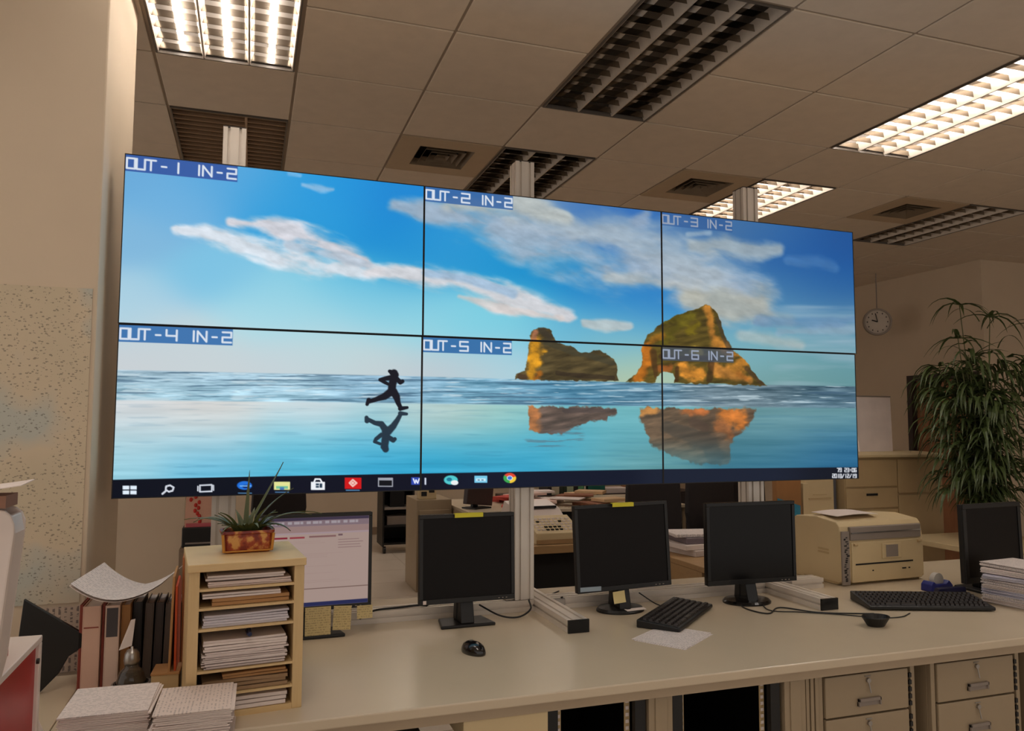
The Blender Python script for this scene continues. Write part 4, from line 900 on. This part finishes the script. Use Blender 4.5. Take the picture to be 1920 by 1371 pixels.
# books between the pillar and the rack
def book(label, x0, x1, y0, y1, h, cover, pages, lean=0, name='book', cat='book', band=None, group='books standing left of the pine rack', z0=.75):
    t = thing(name, label, cat, (x0, y0, z0), 0, group); w = x1-x0
    MB().box(0, .003, 0, y1-y0, 0, h).box(w-.003, w, 0, y1-y0, 0, h).box(.003, w-.003, 0, .003, 0, h).build('cover', cover, t, bevel=.0008)
    MB().box(.0032, w-.0032, .0035, y1-y0-.004, .003, h-.004).build('pages', M_edge, t)
    if band: b = MB(); b.box(.004, w-.004, -.0008, -.0001, h*band[0], h*band[1]).build('spine_label', band[2], t)
    t.rotation_euler = (0, lean, 0); return t
M_bkw = mat('cream_book_cover', (210, 182, 164), .6, var=.05); M_bkr = mat('dull_red_book_cover', (138, 60, 46), .6, var=.08); M_bkp = mat('pinkish_book_cover', (206, 168, 148), .6, var=.04)
M_bk1 = mat('dark_grey_binder', (62, 52, 48), .5, var=.1); M_bk2 = mat('brown_grey_binder', (92, 78, 68), .5, var=.1); M_bk3 = mat('black_binder', (34, 30, 30), .45, var=.1)
book('thin dull red book at the left end of the row beside the pillar', -.4385, -.430, 2.50, 2.66, .235, M_bkr, None)
book('thick cream book with a reddish band near its top, beside the pillar', -.428, -.383, 2.485, 2.66, .232, M_bkp, None, band=(.74, .755, M_bkr))
book('thin dull red book between the two thick cream books', -.381, -.374, 2.50, 2.66, .232, M_bkr, None)
book('cream book with a dark title block on its spine', -.372, -.335, 2.49, 2.66, .230, M_bkw, None, band=(.62, .97, mat('dark_title_block', (70, 64, 66), .6)))
book('kraft-brown book right of the two cream books', -.333, -.310, 2.51, 2.66, .225, M_kraft, None)
book('black binder behind the metal-lidded jar', -.306, -.282, 2.54, 2.68, .225, M_bk3, None)
book('brown-grey binder leaning right behind the metal-lidded jar', -.278, -.255, 2.54, 2.68, .22, M_bk2, None, lean=.02)
book('dark grey binder, third of the dark row', -.25, -.228, 2.54, 2.68, .22, M_bk1, None, lean=.02)
book('brown-grey binder, fourth of the dark row', -.2235, -.203, 2.54, 2.68, .215, M_bk2, None, lean=.02)
book('black binder with speckled spine next to the orange folders', -.198, -.176, 2.54, 2.68, .215, M_bk3, None, band=(.1, .95, mat('speckled_spine', (90, 84, 84), .6, var=.8, scale=160)))
o = MB().add([(-.0, 0, .0), (.034, -.004, .012), (.04, 0, .085), (.028, .004, .082), (0, .0008, 0), (.034, -.0032, .012), (.04, .0008, .085), (.028, .0048, .082)], [(0, 1, 2, 3), (7, 6, 5, 4), (0, 4, 5, 1), (1, 5, 6, 2), (2, 6, 7, 3), (3, 7, 4, 0)]).build('paper_slip', M_paper)
o.location = (-.333, 2.482, .855); tag(o, 'pointed white paper slip sticking down in front of the black binder', 'paper')
# curved print-outs draped over the books
def drape(u, v): 
    x = (u-.5)*.235; s = (u-.5)*2; return (x+(v-.5)*.03, (v-.5)*.20, .012+.05*s*s*(1-.15*(u > .5))+.028*(v)*(.3+.7*abs(s))-.006*v)
for k, (ox, lab) in enumerate(((0, 'lower curled print-out lying over the row of books'), (.006, 'upper curled print-out with grey table columns over the row of books'))):
    o = MB().sheet(lambda u, v, k=k: tuple(Vector(drape(u, v))+Vector((0, 0, .007*k*(1-.3*abs(u-.5))))), 20, 6, .0008).build('curled_paper', M_print if k else M_paper, smooth=False); o.location = (-.318+ox, 2.535-.004*k, .988); o.rotation_euler = (0, 0, -.08-.03*k); tag(o, lab, 'paper', 'curled print-outs over the books')
# orange folders between the binders and the rack
M_of = mat('faded_orange_folder', (184, 112, 66), .7, var=.12, scale=14); M_ob = mat('bright_orange_folder', (206, 84, 40), .6, var=.1)
for k, (x, y, h, m, ln, lab) in enumerate(((-.168, 2.5, .33, M_kraft, .03, 'tall kraft folder leaning against the back of the pine rack'), (-.152, 2.42, .30, M_ob, .0, 'bright orange folder standing between the binders and the pine rack'), (-.145, 2.47, .36, M_of, .0, 'tallest faded orange folder, touching the left side of the pine rack'))):
    o = MB().prism([(0, 0), (.14, 0), (.14, h*.93), (.1, h), (.0, h*.96)], 'x', 0, .006).build('folder', m, bevel=.001); o.location = (x-.03, y-.1+.09*k, .75); o.rotation_euler = (0, ln-.01, 0); tag(o, lab, 'folder', 'orange folders beside the pine rack')
# black folder wedge
o = MB().prism([(-.578, 1.01), (-.40, .885), (-.462, .845), (-.485, .80), (-.53, .752), (-.60, .752)], 'y', 2.50, 2.515).build('black_folder', M_black, bevel=.002); tag(o, 'black folder standing on a corner behind the red box', 'folder')
# jar with a metal lid in a dark cup
t = thing('glass_jar', 'dark tea jar with a round metal lid, in front of the binders', 'jar', (-.292, 2.43, .75))
MB().lathe([(0, 0), (.044, 0), (.045, .022), (.047, .026), (.044, .03), (.040, .03), (.040, .01), (0, .008)], 28).build('cup', M_black, t, smooth=False)
MB().lathe([(.0455, .0225), (.0495, .0235), (.0495, .029), (.0455, .030), (.0455, .0225)], 28).build('rim', M_greyplast, t)
gm = mat('smoky_glass', (120, 106, 90), .08, var=.05); gm.node_tree.nodes['Principled BSDF'].inputs['Transmission Weight'].default_value = .75
MB().lathe([(0, .011), (.038, .012), (.038, .035), (.03, .06), (.018, .072), (.018, .08), (0, .08)], 28).build('body', gm, t, smooth=True)
MB().lathe([(0, .08), (.019, .08), (.021, .09), (.019, .108), (.013, .118), (.004, .121), (.004, .127), (0, .128)], 24).build('lid', M_steel, t, smooth=True)
o = MB().lathe([(0, 0), (.028, 0), (.028, .003), (0, .004)], 24, sy=.8).build('coaster', mat('teal_coaster', (60, 130, 118), .6)); o.location = (-.375, 2.43, .7525); tag(o, 'small teal round coaster beside the metal-lidded jar', 'coaster')
sheets('white sheet under the teal coaster and the jar', -.375, 2.42, .1, .10, .13, 2, .7502, M_paper)
t = thing('card_box', 'small kraft card box with scribbled sides under the dark binders', 'box', (-.238, 2.40, .75), -.04)
MB().box(0, .07, 0, .09, 0, .05).build('box', M_creamd, t, bevel=.001); MB().box(-.002, .072, -.002, .092, .05, .056).build('lid', M_kraft, t, bevel=.001)
# stacks of print-outs in the foreground
def bundle(label, x, y, rz, w, d, n, m, group, z=.75, th=.0031):
    mb = MB(); r = random.Random(n*7+int(x*100)); wob = 0
    for k in range(n):
        wob += (r.random()-.5)*.006; wob *= .8; a = (r.random()-.5)*.05+wob; ox = (r.random()-.5)*.009+wob; ca, sa = math.cos(a), math.sin(a)
        P = [(-w/2, -d/2), (w/2, -d/2), (w/2, d/2), (-w/2, d/2)]; mb.prism([(px*ca-py*sa+ox, px*sa+py*ca+(r.random()-.5)*.004) for px, py in P], 'z', k*th, k*th+th*.72)
    o = mb.build('paper_stack', M_paper); o.data.materials.append(m)
    for p in o.data.polygons[-6:]: p.material_index = 1
    o.location = (x, y, z+.0004); o.rotation_euler = (0, 0, rz); return tag(o, label, 'paper stack', group)
bundle('stack of printed pages in the left foreground, left half', -.285, 2.09, -.03, .185, .20, 31, M_print, 'printed stacks in the left foreground')
bundle('stack of printed pages in the left foreground, right half by the pine rack foot', -.100, 2.035, -.02, .165, .19, 31, M_printx, 'printed stacks in the left foreground')
o = MB().add([(0, 0, 0), (.06, .01, .0), (.02, .01, .09), (0, .001, 0), (.06, .011, .0), (.02, .011, .09)], [(0, 1, 2), (5, 4, 3), (0, 3, 4, 1), (1, 4, 5, 2), (2, 5, 3, 0)]).build('paper_slip', M_paper); o.location = (-.455, 2.03, .7505); tag(o, 'white folded paper corner standing up beside the red box', 'paper')
# red box with a cream frame
t = thing('storage_box', 'cream framed box with red side panels at the lower left corner', 'box', (-.80, 1.15, .75))
W, D, Hh = .38, .84, .281
MB().box(0, W, 0, D, Hh-.014, Hh).box(W-.02, W, 0, D, 0, .012).box(W-.02, W, 0, .02, .012, Hh-.014).box(W-.02, W, D-.02, D, .012, Hh-.014).box(0, .02, 0, D, 0, Hh-.014).box(.02, W-.02, D-.02, D, 0, Hh-.014).box(.02, W-.02, 0, .02, 0, Hh-.014).build('frame', M_whiteplast, t, bevel=.002)
MB().box(W-.014, W-.008, .02, D-.02, .012, Hh-.014).build('side_panel', M_red, t)
MB().box(.02, W-.02, .02, D-.02, 0, .012).build('floor_panel', M_whiteplast, t)
MB().tube([(W-.001, D-.04, .235), (W+.004, D-.04, .235)], .006, 10).build('stud', M_black, t)
# white magazine file, red book and papers on the box
t = thing('magazine_file', 'tall white magazine file with a rounded corner on the cream and red box', 'file holder', (-.612, 1.60, 1.0314))
MF = [(0, 0), (.195, 0), (.203, .04), (.222, .27), (.2215, .288), (.216, .302), (.206, .311), (.19, .315), (0, .315)]
MB().prism(MF, 'y', 0, .008).prism(MF, 'y', .07, .078).prism([(.185, 0), (.195, 0), (.203, .04), (.222, .27), (.216, .302), (.205, .302), (.212, .27)], 'y', .008, .07).box(0, .195, .008, .07, 0, .006).build('body', M_whiteplast, t, bevel=.003)
o = MB().box(0, .2, 0, .03, 0, .105).build('red_book', M_red, bevel=.002); o.location = (-.645, 1.80, 1.0314); tag(o, 'red book standing behind the white magazine file', 'book')
o = MB().sheet(lambda u, v: ((u-.5)*.24, (v-.5)*.16, .012*u*u), 6, 2, .0015).build('paper_sheet', M_paper); o.location = (-.50, 1.63, 1.372); o.rotation_euler = (0, -.05, .1); tag(o, 'white papers resting on top of the white magazine file', 'paper')
o = MB().box(-.1, .1, -.045, .03, 0, .022).build('paper_pad', mat('folded_brown_papers', (150, 110, 90), .8)); o.location = (-.505, 1.645, 1.3468); tag(o, 'brownish folded papers between the magazine file and the white papers', 'paper')

# ================================================================ THE OFFICE BEHIND
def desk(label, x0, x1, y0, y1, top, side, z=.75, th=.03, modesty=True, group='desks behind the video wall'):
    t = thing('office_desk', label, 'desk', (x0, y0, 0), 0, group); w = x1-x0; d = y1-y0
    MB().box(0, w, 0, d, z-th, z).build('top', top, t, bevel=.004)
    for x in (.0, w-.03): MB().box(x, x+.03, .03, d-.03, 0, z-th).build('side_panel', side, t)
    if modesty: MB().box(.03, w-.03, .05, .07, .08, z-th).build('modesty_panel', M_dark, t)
    return t
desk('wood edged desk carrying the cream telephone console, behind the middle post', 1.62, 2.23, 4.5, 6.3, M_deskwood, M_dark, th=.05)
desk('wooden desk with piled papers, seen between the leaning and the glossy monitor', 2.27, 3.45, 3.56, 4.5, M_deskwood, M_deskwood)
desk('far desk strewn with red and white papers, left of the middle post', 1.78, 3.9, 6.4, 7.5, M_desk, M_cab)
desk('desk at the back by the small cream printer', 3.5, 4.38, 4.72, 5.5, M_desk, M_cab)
# telephone console
t = thing('telephone_console', 'cream telephone switchboard with rows of keys on the wood edged desk', 'telephone', (1.70, 4.54, .75), -.03)
MB().prism([(0, 0), (0, .07), (.26, .15), (.26, 0)], 'x', 0, .30).build('body', M_cream, t, bevel=.005)
kf = MB(); kd = MB()
for r in range(5):
    for c_ in range(9):
        yy = .035+r*.038; zz = .07+yy*.3077; mb = kd if (r == 3 and c_ in (1, 6)) or (r in (0, 1) and c_ in (2, 3, 4, 5)) else kf
        mb.box(.02+c_*.03, .038+c_*.03, yy, yy+.02, zz-.003, zz+.009)
kf.build('light_keys', M_paper, t); kd.build('dark_keys', M_dark, t)
MB().box(-.002, .302, -.004, .0, .005, .03).build('front_strip', M_deskwood, t)
t = thing('fax_machine', 'white fax machine behind the telephone console', 'fax machine', (1.75, 5.0, .75), .05)
MB().prism([(0, 0), (0, .10), (.1, .16), (.3, .2), (.36, .12), (.36, 0)], 'x', 0, .34).build('body', M_whiteplast, t, bevel=.006); MB().box(.03, .31, .08, .1, .16, .175).build('paper_slot', M_dark, t)
MB().prism([(.02, .115), (.07, .15), (.07, .165), (.02, .13)], 'x', .03, .09).build('handset', M_greyplast, t, bevel=.003)
# strewn papers on the far desk
r5 = random.Random(21)
cols = [('red', mat('faded_red_print', (186, 66, 54), .7)), ('pinkish white', mat('pinkish_paper', (222, 190, 176), .8)), ('white', M_paper), ('brown', mat('brown_paper_cover', (140, 88, 60), .7)), ('pale tan', mat('tan_paper', (204, 170, 130), .8))]
spots = ['at its near left corner', 'along its left edge', 'in the middle of its front edge', 'by the middle post', 'under the tilted screen', 'at the far left corner', 'behind the others on the left', 'near its centre', 'right beside the post', 'at the back']
for k in range(20):
    n_, m_ = cols[k % 5]; x = 2.3+(k % 5)*.22+r5.random()*.08; y = 6.6+(k//5)*.22+r5.random()*.08; h_ = .008+.02*r5.random()
    o = MB().box(-.1, .1, -.14, .14, 0, h_).build('loose_papers', m_, bevel=.001); o.location = (x, y, .7503+.0305*(k % 3)); o.rotation_euler = (0, 0, r5.random()*2.4)
    row_ = ['front row', 'second row', 'third row', 'back row'][k//5]
    tag(o, f'{n_} papers lying in the {row_} of the far cluttered desk', 'papers', 'papers strewn on the far desk')
# beige pedestal with box, tilted screen, trolley
t = thing('desk_cabinet', 'beige cabinet seen just above the monitor left of the middle post', 'cabinet', (1.44, 6.9, 0)); MB().box(0, .32, 0, .5, 0, .81).build('body', M_cab, t, bevel=.004); MB().box(.02, .3, -.012, 0, .52, .72).build('drawer', M_cab, t, bevel=.003); MB().box(.1, .28, -.02, -.0121, .60, .68).build('drawer_recess', M_black, t)
t = thing('desk_clock', 'small cream boxy device on the beige cabinet', 'device', (1.47, 6.95, .81)); MB().box(0, .16, 0, .1, 0, .13).build('case', M_cream, t, bevel=.006); MB().box(.02, .07, -.003, 0, .03, .07).box(.09, .14, -.003, 0, .06, .1).build('dark_dial', M_black, t)
t = thing('computer_monitor', 'tilted dark screen seen from behind, above the monitor left of the middle post', 'monitor', (1.94, 6.62, .75), .5)
MB().box(-.16, .16, 0, .05, .03, .31).build('housing', mat('dark_brown_plastic', (56, 40, 38), .5), t, bevel=.006, rot=(-.0, .12, 0)); MB().box(-.03, .03, .05, .08, .01, .2).build('neck', M_black, t); MB().box(-.1, .1, -.05, .12, 0, .012).build('base', M_black, t)
t = thing('equipment_trolley', 'black trolley with an open shelf standing on the tiled floor, left of the beige cabinet', 'trolley', (1.48, 9.0, 0))
MB().box(0, .02, 0, .4, .08, 1.0).box(.35, .37, 0, .4, .08, 1.0).box(.02, .35, .38, .4, .08, 1.0).build('frame', M_black, t)
for z in (.1, .30, .50, .98): MB().box(.02, .35, 0, .38, z, z+.02).build('shelf', M_greyplast if z == .5 else M_black, t)
MB().box(.06, .3, .05, .3, .32, .42).build('device', M_greyplast, t, bevel=.005)
MB().box(.1, .27, .1, .25, .52, .9).build('screen_back', M_black, t)
for x in (.03, .34): MB().tube([(x-.015, .04, .04), (x+.015, .04, .04)], .04, 14).build('wheel', M_black, t)
# low cabinet with the red floral bag at the left
t = thing('side_cabinet', 'brown low cabinet behind the pine rack, by the left wall', 'cabinet', (-.38, 5.1, 0)); MB().box(0, .85, 0, .45, 0, .74).build('body', M_cabd, t, bevel=.004); MB().box(.01, .42, -.015, 0, .05, .72).build('door', M_cabd, t); MB().box(.43, .84, -.015, 0, .05, .72).build('door', M_cabd, t)
t = thing('black_box', 'black box under the red floral bag behind the pine rack', 'box', (-.37, 5.15, .74)); MB().box(0, .2, 0, .2, 0, .12).build('case', M_black, t, bevel=.005); MB().box(.02, .18, -.003, 0, .02, .03).build('slot', M_greyplast, t)
t = thing('gift_bag', 'pinkish bag with red flowers standing on the black box, under the bottom left screen', 'bag', (-.36, 5.18, .86))
MB().prism([(0, 0), (.2, 0), (.19, .32), (.01, .32)], 'y', 0, .1).build('bag', mat('pinkish_bag_paper', (208, 160, 138), .7), t)
fm = MB(); r6 = random.Random(2)
for k in range(16):
    x, z = .03+r6.random()*.06, .03+k*.017; fm.lathe([(0, 0), (.014, .002), (.012, .006), (0, .01)], 8, (0, 0, 0))
    v = fm.v[-32:]; fm.v[-32:] = [(x+a*(.7+r6.random()*.1), -.0005-c2*.5, z+b) for a, b, c2 in v]
fm.build('flower_print', mat('red_flower_print', (190, 40, 26), .6), t); MB().box(.01, .19, -.012, -.0005, 0, .022).build('pink_band', mat('rose_band', (190, 90, 96), .6), t)
# chairs
def chair(label, x, y, rz, zs=.47, zb=1.12):
    t = thing('office_chair', label, 'chair', (x, y, 0), rz, 'dark office chairs in the room behind')
    MB().prism([(-.23, zs-.06), (.23, zs-.06), (.24, zs), (-.24, zs)], 'x', -.23, .23).build('seat', M_chair, t, bevel=.02)
    b = MB(); pr = [(-.20, zs+.12), (.20, zs+.12), (.235, zs+.3), (.22, zb-.06), (.17, zb), (-.17, zb), (-.22, zb-.06), (-.235, zs+.3)]; b.prism(pr, 'y', .21, .27); b.build('backrest', M_chair, t, bevel=.015)
    MB().prism([(.1, zs-.1), (.3, zs-.08), (.31, zs+.3), (.28, zs+.3), (.27, zs-.05), (.1, zs-.065)], 'x', -.03, .03).build('back_bracket', M_black, t)
    for s in (-1, 1): MB().tube(curve_pts([(s*.24, .1, zs-.03), (s*.28, .12, zs+.1), (s*.28, .05, zs+.2), (s*.28, -.15, zs+.2)], 5), .014, 8).build('armrest', M_black, t)
    MB().tube([(0, 0, .09), (0, 0, zs-.07)], .028, 14).build('gas_lift', M_black, t)
    for k in range(5):
        a = k*2*PI/5+.3; l = MB().tube([(0, 0, .1), (math.cos(a)*.28, math.sin(a)*.28, .07)], [.028, .018], 8).build('leg', M_black, t)
        MB().tube([(math.cos(a)*.28-.012, math.sin(a)*.28, .03), (math.cos(a)*.28+.012, math.sin(a)*.28, .03)], .03, 12).build('caster', M_black, l)
M_chair = mat('black_chair_fabric', (34, 26, 26), .8, var=.1, scale=40)
chair('black office chair back standing behind the spiky potted plant', .33, 6.7, .3)
chair('dark high-backed office chair left of the right metal post', 3.64, 5.88, PI+.05, .47, 1.22)
chair('second dark high-backed office chair, touching the right metal post in view', 4.33, 6.40, PI+.1, .47, 1.2)
chair('dark office chair at the wooden desk with piled papers', 2.9, 5.0, 0)
# row of books and boxes on a shelf cabinet at the back
t = thing('book_cabinet', 'low dark cabinet carrying a row of books at the back', 'cabinet', (2.55, 7.7, 0)); MB().box(0, 2.3, 0, .4, 0, .74).build('body', M_doorframe, t, bevel=.004); MB().box(.02, 1.14, -.015, 0, .05, .72).build('door', M_doorframe, t); MB().box(1.16, 2.28, -.015, 0, .05, .72).build('door', M_doorframe, t)
x = 3.02; bk = [(.05, .42, (40, 34, 32), 'black'), (.09, .40, (196, 186, 160), 'cream'), (.05, .42, (52, 60, 44), 'dark olive'), (.035, .42, (46, 60, 42), 'thin dark green'), (.08, .40, (186, 198, 162), 'pale green'), (.05, .38, (40, 36, 34), 'charcoal'), (.07, .42, (96, 160, 110), 'bright green'), (.025, .42, (200, 200, 180), 'thin white')]
for k, (w, h, cc, nm) in enumerate(bk):
    bt = thing('ring_binder', nm+' binder in the row behind the leaning monitor', 'binder', (x, 7.74, .74), 0, 'binders in the back row'); MB().box(0, w-.004, 0, .26, 0, h).build('cover', mat('binder_'+nm.replace(' ', '_'), cc, .5), bt, bevel=.002); MB().box(w*.2, w*.7, -.001, 0, h*.55, h*.85).build('spine_label', M_paper if k in (2, 5) else mat('binder_'+nm.replace(' ', '_'), cc, .5), bt); x += w
for (x0, w, h, cc, nm, kind) in ((3.50, .2, .36, (30, 110, 96), 'teal folder box right of the green binders', 'teal_card'), (4.03, .24, .42, (150, 100, 62), 'brown cardboard box above the right corner of the leaning monitor', 'brown_card')):
    bt = thing('storage_box', nm, 'box', (x0, 7.75, .74), 0); MB().box(0, w, 0, .28, 0, h-.05).build('body', mat(kind, cc, .7, var=.15, scale=20), bt, bevel=.003); MB().box(-.004, w+.004, -.004, .284, h-.05, h).build('lid', mat(kind, cc, .7), bt, bevel=.003)
o = MB().box(0, .3, 0, .22, 0, .05).build('paper_stack', M_paper); o.location = (3.70, 7.76, .7403); tag(o, 'white papers beside the teal folder box', 'paper stack')
# piled papers on the wooden desk
pz = .75
for k, (w, d, h, m_, lab, dx) in enumerate(((.36, .26, .035, M_edge, 'lowest paper stack on the wooden desk behind the glossy monitor', .02), (.34, .27, .03, M_paper, 'white folders second from the bottom on the wooden desk', -.02), (.36, .25, .035, mat('purple_grey_bag', (120, 106, 112), .4), 'purple-grey plastic folder in the pile on the wooden desk', .03), (.3, .22, .02, M_print, 'topmost print-outs of the pile on the wooden desk', -.04))):
    o = MB().box(-w/2, w/2, -d/2, d/2, 0, h-.001).build('paper_pile', m_, bevel=.003); o.location = (2.53+dx, 4.02, pz+.0003); o.rotation_euler = (0, 0, .2-.13*k); pz += h; tag(o, lab, 'papers', 'pile on the wooden desk')
o = MB().lathe([(0, 0), (.045, 0), (.05, .012), (.03, .03), (0, .034)], 20, sy=.6).build('computer_mouse', M_black); o.location = (2.46, 3.78, .75); tag(o, 'black mouse at the near edge of the wooden desk behind the glossy monitor', 'mouse')
sheets('white sheet at the near left corner of the wooden desk', 2.62, 3.72, .15, .3, .2, 3, .7502, M_paper)
t = thing('cup_holder', 'grey desk organiser with pens behind the leaning monitor', 'desk organiser', (2.36, 4.28, .75)); MB().lathe([(0, 0), (.045, 0), (.048, .11), (.042, .11), (.04, .01), (0, .008)], 18).build('cup', M_greyplast, t)
for k in range(4): MB().tube([(.01*k-.015, .004*k, .012), (.02*k-.035, .01*k-.01, .2+.01*k)], .004, 6).build('pen', M_steel if k % 2 else M_black, t)
# small cream printer, orange folder, grey upright
t = thing('desk_printer', 'small cream printer at the back, between the orange folder and the grey post', 'printer', (4.05, 4.95, .75)); MB().box(0, .27, 0, .35, 0, .34).build('body', M_cream, t, bevel=.008); MB().box(.03, .24, -.004, 0, .17, .185).box(.07, .2, -.004, 0, .205, .21).build('paper_slot', M_creamd, t)
o = MB().box(0, .22, 0, .05, 0, .33).build('box_file', mat('ochre_card', (160, 112, 64), .7, var=.1)); o.location = (3.75, 4.9, .75); tag(o, 'ochre box file standing above the right metal foot', 'box file')
o = MB().prism([(0, 0), (.2, 0), (.2, .14), (.0, .20)], 'y', 0, .006).build('blue_folder', mat('sky_blue_card', (40, 130, 160), .6)); o.location = (3.73, 4.86, .75); tag(o, 'sky blue folder in front of the ochre box file', 'folder')
o = MB().box(0, .05, 0, .2, 0, .3).build('ring_binder', M_cream, bevel=.002); o.location = (3.99, 4.9, .75); tag(o, 'cream binder between the ochre box file and the small cream printer', 'binder')
o = MB().box(0, .08, 0, .08, 0, 1.2).build('grey_post', mat('blue_grey_metal', (92, 92, 98), .4, .3), bevel=.003); o.location = (4.395, 5.1, 0); tag(o, 'blue-grey metal post left of the beige copier cabinet', 'post')
# big beige cabinet / copier
t = thing('storage_cabinet', 'large beige cabinet with doors and drawers behind the laser printer', 'cabinet', (4.50, 5.02, 0), 0); w = 1.0
MB().box(0, w, .015, .6, 0, 1.23).build('body', M_creamd, t, bevel=.004); MB().prism([(-.03, 1.232), (.63, 1.232), (.61, 1.27), (.2, 1.27), (-.03, 1.255)], 'x', -.02, w+.02).build('top', M_cream, t, bevel=.006)
MB().box(.005, .52, 0, .015, 1.0, 1.215).build('door', M_creamd, t, bevel=.003); MB().box(.53, w-.005, 0, .015, .94, 1.215).build('door', M_creamd, t, bevel=.003)
for q, (z0, z1) in enumerate(((.83, .985), (.62, .815), (.41, .605), (.1, .395))):
    dr_ = MB().box(.005, .52, 0, .015, z0, z1).build('drawer', M_creamd, t, bevel=.003); MB().box(.2, .31, -.006, 0, (z0+z1)/2+.02, (z0+z1)/2+.038).build('handle', M_dark, dr_)
MB().box(.53, w-.005, 0, .015, .1, .925).build('door', M_creamd, t, bevel=.003)
o = thing('display_board', 'white board leaning on top of the large beige cabinet, catching a bright reflection', 'board', (4.86, 5.25, 1.271), .05)
MB().prism([(0, 0), (.37, 0), (.42, .47), (0, .47)], 'y', 0, .02).build('board', mat('glossy_white_board', (240, 226, 220), .12), o, rot=(-.12, 0, 0)); MB().tube([(.0, -.0, .472), (.42, -.0, .472)], .006, 8).build('top_edge', M_greyplast, o, rot=(-.12, 0, 0))
# hanging clock
t = thing('wall_clock', 'round white clock hanging from the ceiling on a thin rod, right of the video wall', 'clock', (6.3, 6.5, 2.585), -.55)
cf = MB().lathe([(0, -.012), (.125, -.012), (.125, .012), (0, .012)], 36); cf.v = [(x, z, y) for x, y, z in cf.v]; cf.build('face', mat('clock_face_white', (196, 182, 166), .3), t)
rg = MB().lathe([(.125, -.03), (.142, -.03), (.146, 0), (.142, .03), (.125, .03), (.125, -.03)], 36); rg.v = [(x, z, y) for x, y, z in rg.v]; rg.build('rim', mat('clock_rim_grey', (150, 136, 122), .4), t)
hm = MB().tube([(0, -.016, 0), (-.05, -.016, .03)], .006, 6).tube([(0, -.016, 0), (-.085, -.016, -.012)], .004, 6)
for s_, nm_ in ((0, 'hour_hand'), (1, 'minute_hand')): MB().tube([(0, -.016-.003*s_, 0), ((-.055, -.016, .02), (-.02, -.019, .09))[s_]], (.006, .004)[s_], 6).build(nm_, M_black, t)
tk = MB()
for k in range(12): a = k*PI/6; tk.box(math.cos(a)*.1-.005, math.cos(a)*.1+.005, -.0135, -.012, math.sin(a)*.1-.007, math.sin(a)*.1+.007)
tk.build('hour_marks', M_aludark, t); MB().tube([(0, 0, .146), (0, 0, HC-2.585)], .006, 8).build('hanging_rod', M_greyplast, t)
# tall plant on a low table
t = thing('low_table', 'cream low table under the tall leafy plant', 'table', (4.78, 4.05, 0)); MB().box(0, .9, 0, .75, .60, .64).build('top', M_cream, t, bevel=.004)
for x_ in (.02, .84):
    for y_ in (.02, .69): MB().box(x_, x_+.04, y_, y_+.04, 0, .60).build('leg', M_cream, t)
MB().box(.06, .84, .1, .12, .15, .60).build('front_panel', M_creamd, t)
t = thing('tall_potted_plant', 'tall leafy plant with drooping dark green leaves in a brown pot at the right', 'plant', (5.28, 4.45, .6405))
MB().lathe([(0, 0), (.12, 0), (.165, .17), (.175, .17), (.175, .19), (.155, .19), (.14, .15), (0, .15)], 32).build('pot', mat('brown_clay_pot', (140, 84, 52), .6, var=.1), t, smooth=False)
MB().lathe([(0, .150), (.142, .151), (.142, .158), (0, .162)], 24).build('soil', M_dark, t)
M_leaf = mat('bamboo_leaf_green', (70, 84, 44), .42, var=.25, scale=7)
r7 = random.Random(44); stems = MB(); lv = MB()
def leafcluster(p, n, ln, az=None, up=(.1, .7), droop=(2.0, 3.2), w=.018):
    for k in range(n):
        a = r7.random()*2*PI if az is None else az+(r7.random()-.5)*1.6
        blade(lv, p, a, ln*(.7+.6*r7.random()), up[0]+(up[1]-up[0])*r7.random(), w*(.7+.6*r7.random()), droop[0]+(droop[1]-droop[0])*r7.random(), (r7.random()-.5)*1.2, 5, .0008)
canes = []
for k in range(26):
    a = r7.random()*2*PI; rr_ = .32*math.sqrt(r7.random()); top = .95+.45*r7.random()
    if k < 5: top = (1.78, 1.70, 1.5, 1.62, 1.35)[k]; a = (2.6, .3, 3.4, -.4, 1.5)[k]; rr_ = (.12, .22, .3, .42, .1)[k]
    b0 = Vector((math.cos(a)*.06, math.sin(a)*.06, .15)); b1 = Vector((math.cos(a)*rr_*.5, math.sin(a)*rr_*.5, top*.5)); b2 = Vector((math.cos(a)*rr_, math.sin(a)*rr_, top))
    P = curve_pts([b0, b1, b2], 6); stems.tube(P, [.006*(1-.5*i/len(P)) for i in range(len(P))], 5); canes.append(P)
    for i, p in enumerate(P):
        if i >= 2 and p.z < 1.32: leafcluster(p, 4 if p.z > .35 else 2, .24)
    if k < 5: leafcluster(P[-1], 8, .26, None, (-.1, .9), (.8, 2.8), (.02)); leafcluster(P[-3], 2, .2)
for k in range(150):      # outer curtain of hanging leaves
    a = r7.random()*2*PI; z_ = .25+1.05*r7.random(); R_ = .40*(.75+.35*r7.random())*(1.0 if z_ > .5 else .85)
    p = Vector((math.cos(a)*R_*.85, math.sin(a)*R_*.7, z_+.1)); leafcluster(p, 3, .25, a, (.0, .5), (2.4, 3.6))
for (dx, dz, az_, ln_) in ((-.1, 1.35, PI, .45), (-.12, 1.15, PI, .4), (.1, 1.6, 0, .5), (.02, 1.65, PI, .42), (.2, 1.45, .2, .5)): blade(lv, (dx, 0, dz), az_, ln_, .9, .007, 2.4, .4, 10, .0008)
stems.build('canes', mat('green_cane', (84, 86, 48), .5), t); lv.build('foliage', M_leaf, t)
